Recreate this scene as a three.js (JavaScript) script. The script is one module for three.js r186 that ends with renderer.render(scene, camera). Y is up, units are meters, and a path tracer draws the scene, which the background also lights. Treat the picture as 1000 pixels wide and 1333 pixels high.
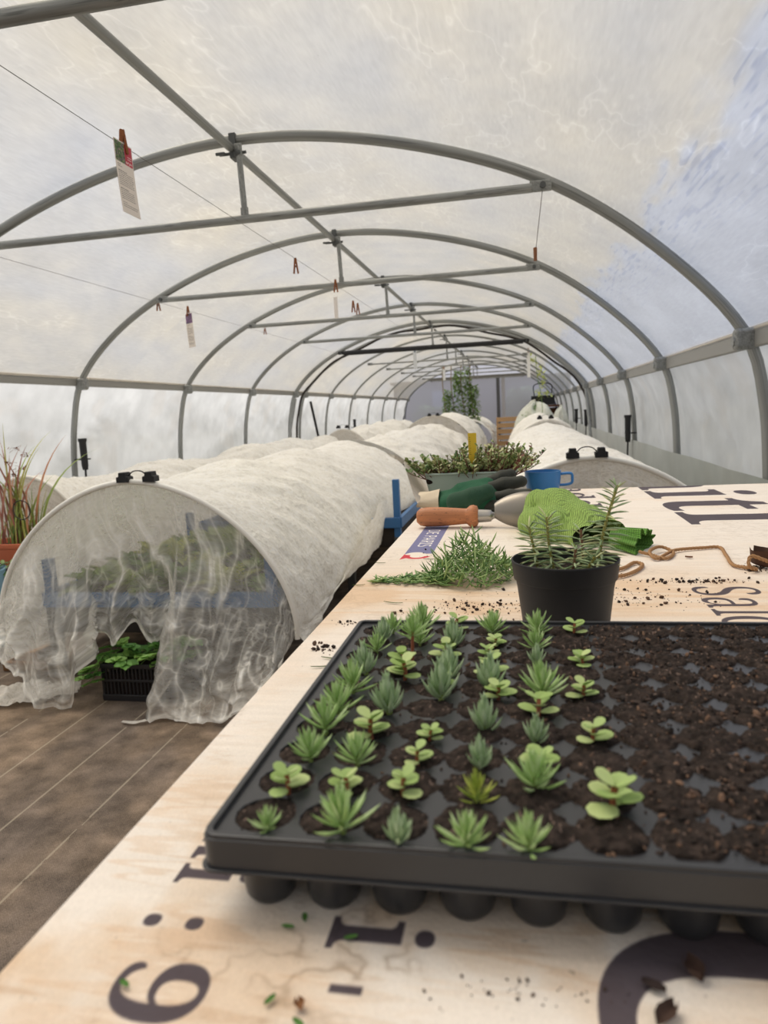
import * as THREE from 'three';
import { RoundedBoxGeometry } from 'three/addons/geometries/RoundedBoxGeometry.js';
import { mergeGeometries, mergeVertices } from 'three/addons/utils/BufferGeometryUtils.js';
import { MarchingCubes } from 'three/addons/objects/MarchingCubes.js';

// ------------------------------------------------------------------ camera, sky, sun, exposure
const scene = new THREE.Scene();
const FPX = 925, EYE = new THREE.Vector3(0, 1.2, 0);
const camera = new THREE.PerspectiveCamera(2 * Math.atan(666.5 / FPX) * 180 / Math.PI, 1000 / 1333, 0.05, 400);
camera.rotation.order = 'YXZ';
camera.position.copy(EYE);
camera.rotation.set(-0.1392, 0.1939, -0.0514);
camera.focus = 1.2;
camera.userData.fStop = 8;
camera.updateMatrixWorld(true);

const renderer = new THREE.WebGLRenderer({ antialias: true });
renderer.toneMapping = THREE.LinearToneMapping;
renderer.toneMappingExposure = 1.06;
renderer.shadowMap.enabled = true;
renderer.shadowMap.type = THREE.PCFSoftShadowMap;

{ // an even overcast sky, a little brighter towards the zenith
  const W = 64, H = 32, d = new Float32Array(W * H * 4);
  for (let j = 0; j < H; j++) {
    const el = ((j + 0.5) / H - 0.5) * Math.PI, s = Math.max(0, Math.sin(el));
    const L = 0.75 + 0.55 * s;
    for (let i = 0; i < W; i++) d.set([L * 0.97, L * 1.0, L * 1.06, 1], (j * W + i) * 4);
  }
  const sky = new THREE.DataTexture(d, W, H, THREE.RGBAFormat, THREE.FloatType);
  sky.mapping = THREE.EquirectangularReflectionMapping;
  sky.magFilter = sky.minFilter = THREE.LinearFilter;
  sky.needsUpdate = true;
  scene.background = sky; scene.environment = sky;
  scene.backgroundIntensity = scene.environmentIntensity = 0.9;
}
// the sun behind thin cloud: a broad soft source high on the left, ahead of the table
const sun = new THREE.DirectionalLight(new THREE.Color(1, 0.95, 0.88), 4.2);
sun.position.set(-8, 15, -9); sun.target.position.set(-1, 0, -4);
sun.shadow.radius = 75; sun.shadow.mapSize.set(2048, 2048);
Object.assign(sun.shadow.camera, { left: -20, right: 20, top: 20, bottom: -20, near: 0.1, far: 60 });
scene.add(sun, sun.target);

// ------------------------------------------------------------------ helpers
function mulberry(a) { return () => { a |= 0; a = a + 0x6D2B79F5 | 0; let t = Math.imul(a ^ a >>> 15, 1 | a); t = t + Math.imul(t ^ t >>> 7, 61 | t) ^ t; return ((t ^ t >>> 14) >>> 0) / 4294967296; }; }
const rnd = mulberry(77);
const rr = (a, b) => a + (b - a) * rnd();
const clamp = (x, a = 0, b = 1) => Math.min(b, Math.max(a, x));
const lerp = (a, b, t) => a + (b - a) * t;
const smooth = (a, b, x) => { const t = clamp((x - a) / (b - a)); return t * t * (3 - 2 * t); };
const V = (x, y, z) => new THREE.Vector3(x, y, z);
function hash2(i, j, s) { let h = Math.imul(i, 374761393) ^ Math.imul(j, 668265263) ^ Math.imul(s, 2147483647 - 5); h = Math.imul(h ^ h >>> 13, 1274126177); h ^= h >>> 16; return (h >>> 0) / 4294967296; }
function vn(x, y, s = 0, px = 0, py = 0) { // value noise, tiling when px, py are given
  const i = Math.floor(x), j = Math.floor(y), fx = x - i, fy = y - j, u = fx * fx * (3 - 2 * fx), v = fy * fy * (3 - 2 * fy);
  let i0 = i, i1 = i + 1, j0 = j, j1 = j + 1;
  if (px) { i0 = ((i % px) + px) % px; i1 = i0 + 1 === px ? 0 : i0 + 1; }
  if (py) { j0 = ((j % py) + py) % py; j1 = j0 + 1 === py ? 0 : j0 + 1; }
  const a = hash2(i0, j0, s), b = hash2(i1, j0, s), c = hash2(i0, j1, s), d = hash2(i1, j1, s);
  return a + (b - a) * u + (c - a) * v + (a - b - c + d) * u * v;
}
function fbm(x, y, s, oct = 4, px = 0, py = 0) { let v = 0, a = 0.5, t = 0; for (let o = 0; o < oct; o++) { v += a * vn(x, y, s + o * 17, px, py); t += a; a *= 0.5; x *= 2; y *= 2; px *= 2; py *= 2; } return v / t; }
const ridge = (v) => 1 - Math.abs(2 * v - 1);
function texture(w, h, fn, { srgb = false, repeat, mirror } = {}) {
  const d = new Uint8Array(w * h * 4);
  for (let j = 0; j < h; j++) for (let i = 0; i < w; i++) { const c = fn((i + 0.5) / w, (j + 0.5) / h), k = (j * w + i) * 4; d[k] = clamp(c[0]) * 255; d[k + 1] = clamp(c[1]) * 255; d[k + 2] = clamp(c[2]) * 255; d[k + 3] = 255; }
  const t = new THREE.DataTexture(d, w, h);
  t.wrapS = t.wrapT = mirror ? THREE.MirroredRepeatWrapping : THREE.RepeatWrapping;
  t.magFilter = THREE.LinearFilter; t.minFilter = THREE.LinearMipmapLinearFilter; t.generateMipmaps = true;
  if (srgb) t.colorSpace = THREE.SRGBColorSpace;
  if (repeat) t.repeat.set(...repeat);
  t.needsUpdate = true;
  return t;
}
const col = (r, g, b) => new THREE.Color().setRGB(r / 255, g / 255, b / 255, THREE.SRGBColorSpace);
const mat = (c, rough = 0.7, more = {}) => new THREE.MeshPhysicalMaterial({ color: c, roughness: rough, side: THREE.DoubleSide, ...more });
const used = {};
function numbered(n) { const k = used[n] = (used[n] ?? -1) + 1; return k ? `${n}_${String(k).padStart(3, '0')}` : n; }
function mesh(name, geo, m, parent) { const o = new THREE.Mesh(geo, m); o.name = parent ? name : numbered(name); (parent ?? scene).add(o); return o; }
function tag(o, label, category, group) { o.userData = { ...o.userData, label, category }; if (group) o.userData.group = group; return o; }
function thing(name, label, category, pos = [0, 0, 0], group) { const o = new THREE.Group(); o.name = numbered(name); o.position.set(...pos); scene.add(o); return tag(o, label, category, group); }
function structure(name, geo, m, label, category) { const o = mesh(name, geo, m); o.userData = { kind: 'structure', label, category }; return o; }
function dup(o, label) { const c = o.clone(); c.name = numbered(o.name.replace(/_\d{3}$/, '')); c.userData = { ...o.userData }; if (label) c.userData.label = label; scene.add(c); return c; }
// a pixel of the photograph gives a direction; the plane it meets gives the point
function dir(u, v) { return V((u - 500) / FPX, -(v - 666.5) / FPX, -1).applyQuaternion(camera.quaternion); }
const onY = (u, v, y) => { const d = dir(u, v); return d.multiplyScalar((y - EYE.y) / d.y).add(EYE); };
const onZ = (u, v, z) => { const d = dir(u, v); return d.multiplyScalar(z / d.z).add(EYE); };
const onX = (u, v, x) => { const d = dir(u, v); return d.multiplyScalar(x / d.x).add(EYE); };
const TABLE = 0.932;
const onT = (u, v, h = 0) => onY(u, v, TABLE + h);

function tube(pts, r, seg = 24, rad = 8, closed = false) { return new THREE.TubeGeometry(new THREE.CatmullRomCurve3(pts, closed, 'centripetal'), seg, r, rad, closed); }
function rod(a, b, r, rad = 10) { const L = a.distanceTo(b), g = new THREE.CylinderGeometry(r, r, L, rad, 1); g.applyQuaternion(new THREE.Quaternion().setFromUnitVectors(V(0, 1, 0), b.clone().sub(a).normalize())); const m = a.clone().add(b).multiplyScalar(0.5); return g.translate(m.x, m.y, m.z); }
function box(w, h, d, x = 0, y = 0, z = 0, r = 0.004) { return new RoundedBoxGeometry(w, h, d, 2, Math.min(r, w / 2.1, h / 2.1, d / 2.1)).translate(x, y, z); }
function plain(g) { const o = new THREE.BufferGeometry(); const n = g.index ? g.toNonIndexed() : g; for (const k of ['position', 'normal', 'uv']) { if (n.attributes[k]) o.setAttribute(k, n.attributes[k]); } if (!o.attributes.uv) o.setAttribute('uv', new THREE.BufferAttribute(new Float32Array(o.attributes.position.count * 2), 2)); return o; }
const merge = (list) => mergeGeometries(list.map(plain));
function grid(nu, nv, fn, uvScale = [1, 1]) { // surface fn(u, v) -> Vector3, u along rows
  const p = [], uv = [], idx = [];
  for (let j = 0; j <= nv; j++) for (let i = 0; i <= nu; i++) { const u = i / nu, v = j / nv, q = fn(u, v); p.push(q.x, q.y, q.z); uv.push(u * uvScale[0], v * uvScale[1]); }
  for (let j = 0; j < nv; j++) for (let i = 0; i < nu; i++) { const a = j * (nu + 1) + i, b = a + 1, c = a + nu + 1, d = c + 1; idx.push(a, b, d, a, d, c); }
  const g = new THREE.BufferGeometry();
  g.setAttribute('position', new THREE.Float32BufferAttribute(p, 3)); g.setAttribute('uv', new THREE.Float32BufferAttribute(uv, 2)); g.setIndex(idx); g.computeVertexNormals();
  return g;
}
function lathe(pts, seg = 32) { return new THREE.LatheGeometry(pts.map(([r, y]) => new THREE.Vector2(r, y)), seg); }

// ------------------------------------------------------------------ textures and materials
// cover film: u runs over the arch from left to right, v along the tunnel
const filmTex = texture(2048, 1024, (u, v) => {
  const X = u * 64, Y = v * 24;
  const st = fbm(X * 0.5 + 0.6 * Y, Y * 1.4, 11, 4), grain = fbm(X * 10, Y * 7, 12, 2, 640, 168), blot = fbm(X * 0.16, Y * 0.25, 13, 3, 10, 6);
  const edge = 0.83 + 0.05 * (fbm(Y * 0.6, 3.3, 14, 3, 14) - 0.5) + 0.03 * (fbm(X * 2, Y * 2, 15, 2) - 0.5);
  const algae = smooth(edge + 0.012, edge - 0.012, u) * clamp(0.62 + 0.3 * (st - 0.5) + 0.7 * (blot - 0.5));
  const scratch = Math.pow(ridge(fbm(X * 0.9 + 2 * blot, Y * 1.6, 16, 3)), 30) * smooth(0.5, 0.62, blot);
  const speck = vn(X * 16, Y * 14, 19) > 0.99 ? 0.12 : 0;
  const r = lerp(0.865, 0.925, algae), g = lerp(0.88, 0.885, algae), b = lerp(0.92, 0.81, algae);
  const k = 0.93 + 0.06 * (grain - 0.5) + 0.09 * (st - 0.5) + 0.07 * scratch - speck;
  const drop = u > edge ? smooth(0.6, 0.9, vn(X * 9, Y * 4, 21)) * smooth(edge + 0.09, edge, u) : 0;
  return [r * k - 0.09 * drop, g * k - 0.08 * drop, b * k - 0.05 * drop];
}, { srgb: true });
const filmBump = texture(512, 512, (u, v) => { const b = fbm(u * 6, v * 24, 31, 4, 6, 24); return [b, b, b]; });
const filmMat = mat(0xffffff, 0.5, { map: filmTex, transmission: 0.8, thickness: 0, bumpMap: filmBump, bumpScale: 0.004, specularIntensity: 0.5 });
const skirtTex = texture(1024, 512, (u, v) => {
  const weave = 0.5 + 0.5 * Math.sin(u * 1024 * 0.9) * 0.5, n = fbm(u * 20, v * 10, 41, 5, 20, 10), stain = smooth(0.52, 0.75, fbm(u * 12, v * 6, 43, 4, 12, 6)), grime = smooth(0.6, 0.8, fbm(u * 60, v * 14, 44, 3, 60, 14)) * smooth(0.26, 0.06, v);
  const k = 0.77 + 0.12 * (n - 0.5) + 0.03 * weave - 0.3 * grime;
  return [k * (0.97 - 0.01 * stain), k * (0.97 - 0.02 * stain), k * (0.97 - 0.03 * stain)];
}, { srgb: true });
const skirtMat = mat(0xffffff, 0.95, { map: skirtTex, transmission: 0.76, thickness: 0, specularIntensity: 0.4 });
const endMat = mat(col(222, 220, 228), 0.62, { transmission: 0.85, thickness: 0, specularIntensity: 0.3 });
const steelTex = texture(256, 256, (u, v) => { const n = fbm(u * 12, v * 12, 51, 4, 12, 12), s = smooth(0.62, 0.8, fbm(u * 30, v * 30, 52, 3, 30, 30)); const k = 0.56 + 0.2 * (n - 0.5) - 0.12 * s; return [k, k * 1.01, k * 0.99]; }, { srgb: true });
const steel = mat(0xffffff, 0.5, { map: steelTex, metalness: 0.35 });
const steelDark = mat(col(84, 86, 86), 0.5, { metalness: 0.3 });
const rubber = mat(col(22, 22, 24), 0.6);
const blackPlastic = mat(col(34, 33, 36), 0.42);
const bluePaint = mat(col(52, 104, 156), 0.5);
const whiteHoop = mat(col(246, 243, 234), 0.5);
const wireMat = mat(col(96, 92, 88), 0.6);
const woodTex = texture(256, 256, (u, v) => { const g = fbm(u * 4, v * 60, 61, 4, 4, 60), k = 0.78 + 0.35 * (g - 0.5); return [k, k * 0.8, k * 0.58]; }, { srgb: true });
const woodMat = mat(0xffffff, 0.75, { map: woodTex });
const darkWood = mat(col(120, 96, 78), 0.8, { map: woodTex });
// fleece: spun fibres
const fleeceTex = texture(1024, 1024, (u, v) => {
  let f = 0; for (let k = 0; k < 3; k++) { const a = 0.6 + k * 1.05, x = (u * Math.cos(a) + v * Math.sin(a)) * 40, y = (-u * Math.sin(a) + v * Math.cos(a)) * 170; f = Math.max(f, Math.pow(ridge(fbm(x * 0.6, y * 0.5, 70 + k, 2)), 5)); }
  const n = fbm(u * 22, v * 22, 75, 4, 22, 22), k = 0.91 + 0.14 * f + 0.12 * (n - 0.5);
  return [k, k * 0.992, k * 0.972];
}, { srgb: true });
const fleeceBump = texture(1024, 1024, (u, v) => {
  const w = fbm(u * 5, v * 5, 81, 3, 5, 5);
  const c1 = Math.pow(ridge(fbm(u * 8 + w * 2, v * 8, 82, 4)), 4), c2 = Math.pow(ridge(fbm(u * 26 + w, v * 26, 83, 3)), 4), b = 0.5 * c1 + 0.35 * c2 + 0.25 * fbm(u * 60, v * 60, 84, 3);
  return [b, b, b];
});
const curtainAlpha = texture(1024, 1024, (u, t) => { // denser where the sheer cloth lies in folds
  const v = 1 - t, w = fbm(u * 3, v * 2.2, 91, 3);
  const hang = Math.pow(ridge(fbm(u * 13 + 1.6 * w, v * 1.3, 92, 3)), 16), fine = Math.pow(ridge(fbm(u * 34 + 5 * w, v * 3.2 + 2 * w, 93, 3)), 14), crumple = Math.pow(ridge(fbm(u * 17 + w * 3, v * 7 + 4 * w, 95, 4)), 16) * (0.25 + 0.75 * smooth(0.35, 0.75, v) * smooth(0.45, 0.6, u));
  const a = 0.26 + 0.42 * hang + 0.3 * fine + 0.42 * crumple + 0.1 * (fbm(u * 90, v * 90, 94, 2) - 0.5) + 0.4 * smooth(0.965, 0.985, v); return [a, a, a];
});
const fleeceMat = mat(col(255, 253, 248), 0.95, { map: fleeceTex, bumpMap: fleeceBump, bumpScale: 0.006, transmission: 0.25, thickness: 0, specularIntensity: 0.15 });
const sheerMat = mat(col(255, 253, 248), 0.9, { map: fleeceTex, alphaMap: curtainAlpha, transparent: true, opacity: 1, transmission: 0.12, thickness: 0, specularIntensity: 0.2 });
const endSheet = mat(col(250, 246, 240), 0.95, { map: fleeceTex, bumpMap: fleeceBump, bumpScale: 0.006, transmission: 0.3, thickness: 0, transparent: true, opacity: 0.86, specularIntensity: 0.15 });

// ------------------------------------------------------------------ the polytunnel
const HOOPS = [2.3, 0.3, -1.63, -3.6, -5.6, -7.6, -9.6, -11.6], HOOPS2 = [-12.15, -13.9, -15.9, -17.9, -19.9, -21.9, -23.95];
const ZB = 2.6, ZE = -24.2;
const PROFILE = [[-3.86, -0.05], [-3.85, 0.5], [-3.83, 0.95], [-3.79, 1.25], [-3.69, 1.58], [-3.38, 1.92], [-2.87, 2.235], [-2.12, 2.495], [-1.36, 2.59], [-0.6, 2.495], [0.144, 2.235], [0.70, 1.84], [1.038, 1.452], [1.115, 1.15], [1.14, 0.8], [1.15, 0.4], [1.155, -0.05]];
const profCurve = new THREE.CatmullRomCurve3(PROFILE.map(([x, y]) => V(x, y, 0)), false, 'centripetal');
const profAll = profCurve.getPoints(320);
const iL = profAll.findIndex((p) => p.y >= 1.58), iR = profAll.length - 1 - [...profAll].reverse().findIndex((p) => p.y >= 1.452);
const outward = (i) => { const a = profAll[Math.max(0, i - 1)], b = profAll[Math.min(profAll.length - 1, i + 1)]; return V(-(b.y - a.y), b.x - a.x, 0).normalize(); };
const offset = (i, d) => profAll[i].clone().addScaledVector(outward(i), d);

// floor: woven ground cover with white threads
const floorTex = texture(2048, 2048, (u, v) => {
  const mx = u * 3.84, mz = v * 3.84;
  const dirt = fbm(u * 14, v * 9, 101, 5, 14, 9), dust = fbm(u * 60, v * 60, 102, 3, 60, 60), drag = fbm(u * 30, v * 90, 104, 3, 30, 90), clod = vn(u * 330, v * 330, 105, 330, 330) > 0.985 ? 1 : 0;
  const weave = (Math.sin(mx * 900) * Math.sin(mz * 900)) * 0.03;
  const lx = Math.abs(((mx + 0.12) % 0.24) - 0.12), line = lx < 0.0034 && vn(v * 90, u * 16, 103, 90) > 0.16 ? 0.55 : 0;
  const gr = hash2(Math.floor(u * 2048), Math.floor(v * 2048), 108) - 0.5;
  let k = 0.42 + 0.12 * (dirt - 0.5) + 0.2 * (dust - 0.5) + 0.11 * gr + 0.08 * (drag - 0.5) + weave - 0.12 * clod;
  const w = smooth(0.3, 0.75, dirt);
  return [lerp(k * (1.06 + 0.1 * w), 0.72, line), lerp(k * (0.95 + 0.06 * w), 0.68, line), lerp(k * (0.86), 0.6, line)];
}, { srgb: true });
const floorBump = texture(512, 512, (u, v) => { const b = 0.6 * fbm(u * 40, v * 40, 106, 4, 40, 40) + 0.4 * fbm(u * 9, v * 9, 107, 3, 9, 9); return [b, b, b]; });
const floorMat = mat(0xffffff, 0.92, { map: floorTex, bumpMap: floorBump, bumpScale: 0.012, specularIntensity: 0.25 });
{
  const g = new THREE.BoxGeometry(5.4, 0.06, ZB - ZE + 0.4).translate(-1.35, -0.03, (ZB + ZE) / 2);
  const p = g.attributes.position, uv = g.attributes.uv, off = 1.344; // one thread runs at x = -1.344
  for (let i = 0; i < p.count; i++) uv.setXY(i, (p.getX(i) + off) / 3.84, p.getZ(i) / 3.84);
  structure('floor', g, floorMat, 'brown woven ground cover floor with white guide threads', 'floor');
}
{ // film roof
  const n = iR - iL, len = ZB - ZE;
  const g = grid(n, 112, (u, v) => { const i = iL + Math.round(u * n), z = lerp(ZB, ZE, v); const q = offset(i, 0.034 + 0.012 * (fbm(u * 9, z * 0.9, 131, 3) - 0.5)); return V(q.x, q.y, z); }, [1, len / 9]);
  structure('ceiling', g, filmMat, 'translucent milky plastic film stretched over the tunnel hoops', 'plastic film');
}
function skirt(side) {
  const idx = []; if (side < 0) for (let i = iL + 1; i >= 0; i -= 3) idx.push(i); else for (let i = iR - 1; i < profAll.length; i += 3) idx.push(i);
  const n = idx.length - 1;
  return grid(180, n, (u, v) => { const z = lerp(ZB, ZE, u), q = offset(idx[Math.round(v * n)], 0.03); const w = smooth(0, 0.25, v) * smooth(1, 0.75, v); q.x += side * w * (0.03 + 0.05 * (fbm(z * 1.1 + v * 1.5, v * 3, 141 + side, 3) - 0.4) + 0.05 * Math.pow(ridge(fbm(z * 0.7 - v * 1.3, v * 1.2, 143 + side, 2)), 6)); return V(q.x, q.y, z); }, [9, -1]);
}
structure('wall_left', skirt(-1), skirtMat, 'pale plastic skirt film along the wall behind the covered beds', 'plastic film');
structure('wall_right', skirt(1), skirtMat, 'pale plastic skirt film along the wall beside the work table', 'plastic film');
structure('trim_4', grid(120, 8, (u, v) => V(1.1 + 0.015 * fbm(u * 60, v * 2, 151, 2), lerp(0.8, 0.02, v) + 0.02 * (fbm(u * 26, 0.5, 152, 3) - 0.5) * (1 - v), lerp(ZB - 0.1, ZE + 0.2, u)), [9, -0.5]), mat(col(196, 202, 192), 0.9, { map: skirtTex, transmission: 0.45, thickness: 0 }), 'grey green splash film along the foot of the wall beside the table', 'plastic film');
const endShape = new THREE.Shape(profAll.filter((_, i) => i % 4 === 0).map((p) => new THREE.Vector2(p.x, p.y)));
structure('wall_back', new THREE.ShapeGeometry(endShape).translate(0, 0, ZE), endMat, 'hazy plastic end wall at the far end of the tunnel', 'end wall');
structure('wall_front', new THREE.ShapeGeometry(endShape).translate(0, 0, ZB), skirtMat, 'plastic end wall behind the work table', 'end wall');
{ // end wall timber frame
  const dz = ZE + 0.05, top = onZ(648, 490, dz), px = top.x;
  structure('trim_1', box(0.11, top.y, 0.08, px, top.y / 2, dz), mat(col(92, 92, 94), 0.7), 'grey upright post of the far end wall', 'post');
  structure('trim_2', box(4.2, 0.09, 0.07, -1.35, top.y + 0.02, dz), mat(col(120, 116, 110), 0.7), 'grey horizontal beam across the far end wall', 'beam');
  structure('trim_3', box(0.12, top.y, 0.03, px + 0.17, top.y / 2, dz), mat(col(186, 184, 186), 0.7), 'pale batten beside the end wall post', 'batten');
}
// outside
{
  const g = new THREE.PlaneGeometry(160, 160).rotateX(-Math.PI / 2).translate(0, -0.08, -10);
  structure('ground', g, mat(col(136, 134, 118), 1), 'pale worn ground outside the tunnel', 'ground');
  const b = thing('grey_building', 'blue grey building seen hazily through the far end wall', 'building', [-1.4, -0.08, -26.6]);
  mesh('wall', box(6.4, 2.25, 0.3, 0, 1.125, 0, 0.02), mat(col(58, 62, 88), 0.9), b);
  mesh('roof', box(6.6, 0.1, 1.2, 0, 2.3, -0.3, 0.04), mat(col(84, 76, 78), 0.9), b);
  for (const x of [-1.2, 2.0]) mesh('window', box(1.1, 0.7, 0.08, x, 1.6, 0.17, 0.02), mat(col(96, 112, 150), 0.3), b);
}
function hoop(z, label, group, o = {}) {
  const t = thing('tunnel_hoop', label, 'hoop', [0, 0, z], group), r = o.r ?? 0.026, m = o.mat ?? steel;
  mesh('arch_tube', new THREE.TubeGeometry(profCurve, o.seg ?? 110, r, 10), m, t);
  if (o.bar !== false) {
    const y = o.barY ?? 2.2, rb = o.rb ?? 0.021, dz = o.dz ?? 0.03;
    mesh('cross_bar', merge([rod(V(-2.80, y, dz), V(0.08, y, dz), rb), box(0.1, 0.05, 0.016, -2.85, y + 0.005, dz), box(0.1, 0.05, 0.016, 0.12, y + 0.005, dz)]), o.barMat ?? m, t);
    mesh('king_post', merge([rod(V(-1.335, y, dz), V(-1.345, 2.545, dz), 0.015), box(0.04, 0.07, 0.012, -1.335, y + 0.02, dz + 0.005), box(0.04, 0.06, 0.012, -1.345, 2.53, dz + 0.005)]), m, t);
    mesh('ridge_clamp', merge([box(0.035, 0.12, 0.07, -1.375, 2.555, 0.0), rod(V(-1.45, 2.52, 0.02), V(-1.31, 2.52, 0.02), 0.008, 8), box(0.05, 0.014, 0.014, -1.44, 2.52, 0.035), new THREE.SphereGeometry(0.022, 10, 8).translate(-1.35, 2.515, 0.03)]), steelDark, t);
    for (const s of [-1, 1]) mesh('bar_bolt', rod(V(s < 0 ? -2.86 : 0.13, y + 0.005, 0), V(s < 0 ? -2.86 : 0.13, y + 0.005, 0.055), 0.014, 8), steelDark, t);
  }
  for (const [x, y, s] of [[-3.69, 1.57, 1], [1.035, 1.45, -1]]) mesh('rail_clamp', merge([box(0.1, 0.1, 0.07, x + s * 0.01, y, 0.0, 0.02), rod(V(x + s * 0.02, y - 0.01, 0), V(x + s * 0.065, y - 0.01, 0), 0.025, 10)]), steel, t);
  return t;
}
HOOPS.forEach((z, i) => {
  if (i === HOOPS.length - 1) hoop(z, 'dark thick hoop with heavy black cross bar joining the two tunnel halves', null, { r: 0.032, barMat: rubber, rb: 0.04, barY: 2.19 });
  else hoop(z, i === 3 ? 'galvanised hoop whose arch shows behind the red and green hanging card' : `galvanised hoop with cross bar, ${['sixth', 'fifth', 'fourth', '', 'third', 'second', 'first'][i] || 'next'} one back from the heavy black bar`, 'near tunnel hoops', i === 2 ? { dz: -0.06 } : {});
});
HOOPS2.forEach((z, i) => hoop(z, i ? `slim galvanised hoop with cross bar, ${['', 'first', 'second', 'third', 'fourth', 'fifth', 'sixth'][i]} one beyond the heavy black bar` : 'bare hoop right behind the heavy black cross bar', i ? 'far tunnel hoops' : null, { r: 0.022, rb: 0.016, seg: 70, bar: i > 0, barY: 2.14 }));
tag(mesh('ridge_pole', rod(V(-1.385, 2.545, ZB), V(-1.385, 2.545, -11.6), 0.021, 12), steel), 'galvanised ridge pole running along the near half of the tunnel', 'pole');
tag(mesh('ridge_pole', rod(V(-1.36, 2.52, -12.1), V(-1.3, 2.47, ZE), 0.018, 10), steel), 'thin ridge pole running along the far half of the tunnel', 'pole');
for (const [x, y, s, lab] of [[-3.69, 1.58, 1, 'metal side rail above the skirt film behind the covered beds'], [1.038, 1.452, -1, 'metal side rail above the skirt film beside the work table']]) {
  const t = thing('side_rail', lab, 'rail', [x - s * 0.035, y, (ZB + ZE) / 2]), L = ZB - ZE;
  mesh('profile', box(0.035, s > 0 ? 0.055 : 0.075, L, 0, s > 0 ? 0.004 : -0.005, 0, 0.008), mat(col(146, 144, 138), 0.55, { metalness: 0.2 }), t);
  mesh('clamping_strip', box(0.02, 0.024, L, s * 0.01, 0.045, 0, 0.008), mat(col(198, 190, 178), 0.6), t);
}
// braces at the joint of the two tunnel halves
for (const [a, b, lab] of [[V(-3.66, 1.5, -11.5), V(-3.72, 0.0, -10.55), 'steel brace slanting down from the dark hoop on the skirt side'], [V(-3.64, 1.45, -12.3), V(-3.66, 0.0, -13.2), 'black diagonal brace just behind the dark hoop'], [V(1.0, 1.4, -11.4), V(1.06, 0, -10.7), 'steel brace slanting down beside the covered bed next to the table']])
  tag(mesh('brace', rod(a, b, 0.022), lab.startsWith('black') ? rubber : steel), lab, 'brace');
tag(mesh('seal_strip', new THREE.TubeGeometry(new THREE.CatmullRomCurve3(profAll.filter((_, i) => i % 8 === 0).map((p, k) => V(p.x + 0.04 * (p.x < -1.36 ? 1 : -1), p.y - 0.05 - 0.02 * Math.sin(k * 1.7), -11.85))), 120, 0.018, 7), mat(col(52, 46, 42), 0.9)), 'ragged dark rubber strip hanging along the joint of the tunnel halves', 'seal strip');

// ------------------------------------------------------------------ row covers, beds and benches
const fold = (x, y, s) => 0.6 * Math.pow(ridge(fbm(x + 0.6 * fbm(x * .7, y * .7, s + 5, 2), y, s, 3)), 3) + 0.4 * Math.pow(ridge(fbm(x * 2.3, y * 2.1, s + 9, 3)), 4);
const sw = (f) => Math.sign(Math.sin(f)) * Math.pow(Math.abs(Math.sin(f)), 1.11), cw = (f) => Math.pow(Math.max(0, Math.cos(f)), 1.11); // cross-section of the cover hoops
function coverGeo(o) {
  const { cx, a, b, base, z0, z1, hemL = 0.12, hemR = 0.12, seed = 1, amp = 0.028, sag = 0.07, spacing = 1.15, flare = 0.05 } = o, L = z0 - z1;
  const H = (h, z) => typeof h === 'function' ? h(z) : h, A = (z) => typeof a === 'function' ? a(z) : a, C = (z) => typeof cx === 'function' ? cx(z) : cx;
  const ns = 96, nz = Math.ceil(L / 0.045);
  return grid(ns, nz, (u, v) => {
    const z = lerp(z0, z1, v), s = u * 2 - 1, k = Math.abs(s), sg = Math.sign(s) || 1, tz = (z0 - z) / spacing;
    const n = Math.max(1, Math.round(L / spacing)), w = Math.abs(Math.sin(Math.PI * n * v)), lump = o.lump ? o.lump * (fbm(z * 0.8, 1.7, seed + 30, 2) - 0.5) : 0;
    let x, y, nx, ny; const bb = b * (1 - sag * w) + lump;
    if (k < 0.74) { const f = k / 0.74 * Math.PI / 2; x = A(z) * sw(f) * (1 - 0.35 * sag * w); y = base + bb * cw(f); nx = Math.sin(f); ny = Math.cos(f); }
    else { const t = (k - 0.74) / 0.26, hem = H(sg < 0 ? hemL : hemR, z) + 0.03 * (fbm(z * 3, 0.5, seed + 2, 2) - 0.5); x = A(z) * (1 - 0.35 * sag * w) + flare * t + 0.06 * t * (fbm(z * 4.5, t, seed + 3, 3) - 0.35); y = base - t * (base - hem); nx = 1; ny = 0; }
    const e = smooth(0, 0.03, v), d = amp * e * (fold(z * 1.9 + k * 1.4 * sg, k * 2.4 - z * 0.5, seed) - 0.35);
    return V(C(z) + sg * (x + nx * d), Math.max(0.006, y + ny * d), z);
  }, [2.4, L]);
}
function archPts(cx, z, a, b, base, n = 28) { const p = [V(cx - a, 0.25, z)]; for (let i = 0; i <= n; i++) { const f = -Math.PI / 2 + Math.PI * i / n; p.push(V(cx + a * sw(f), base + b * cw(f), z)); } p.push(V(cx + a, 0.25, z)); return p; }
const coverHoop = (cx, z, a, b, base, label, group, r = 0.012) => tag(mesh('cover_hoop', tube(archPts(cx, z, a + 0.004, b + 0.006, base), r, 60, 8), whiteHoop), label, 'hoop', group);
function endFace(cx, z, a, b, base, low, bulge, seed) {
  return grid(60, 40, (u, v) => { const f = (u * 2 - 1) * Math.PI / 2 * 0.999, top = base + b * cw(f), x = cx + a * sw(f), y = lerp(top - 0.004, low, v); return V(x, y, z + bulge * smooth(0, 0.8, v) + 0.05 * smooth(0, 0.2, v) * (fold((u - 0.5) * (3 - v) * 2.4, v * 1.2, seed) - 0.4)); }, [a * 2, 0.8]);
}
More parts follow.
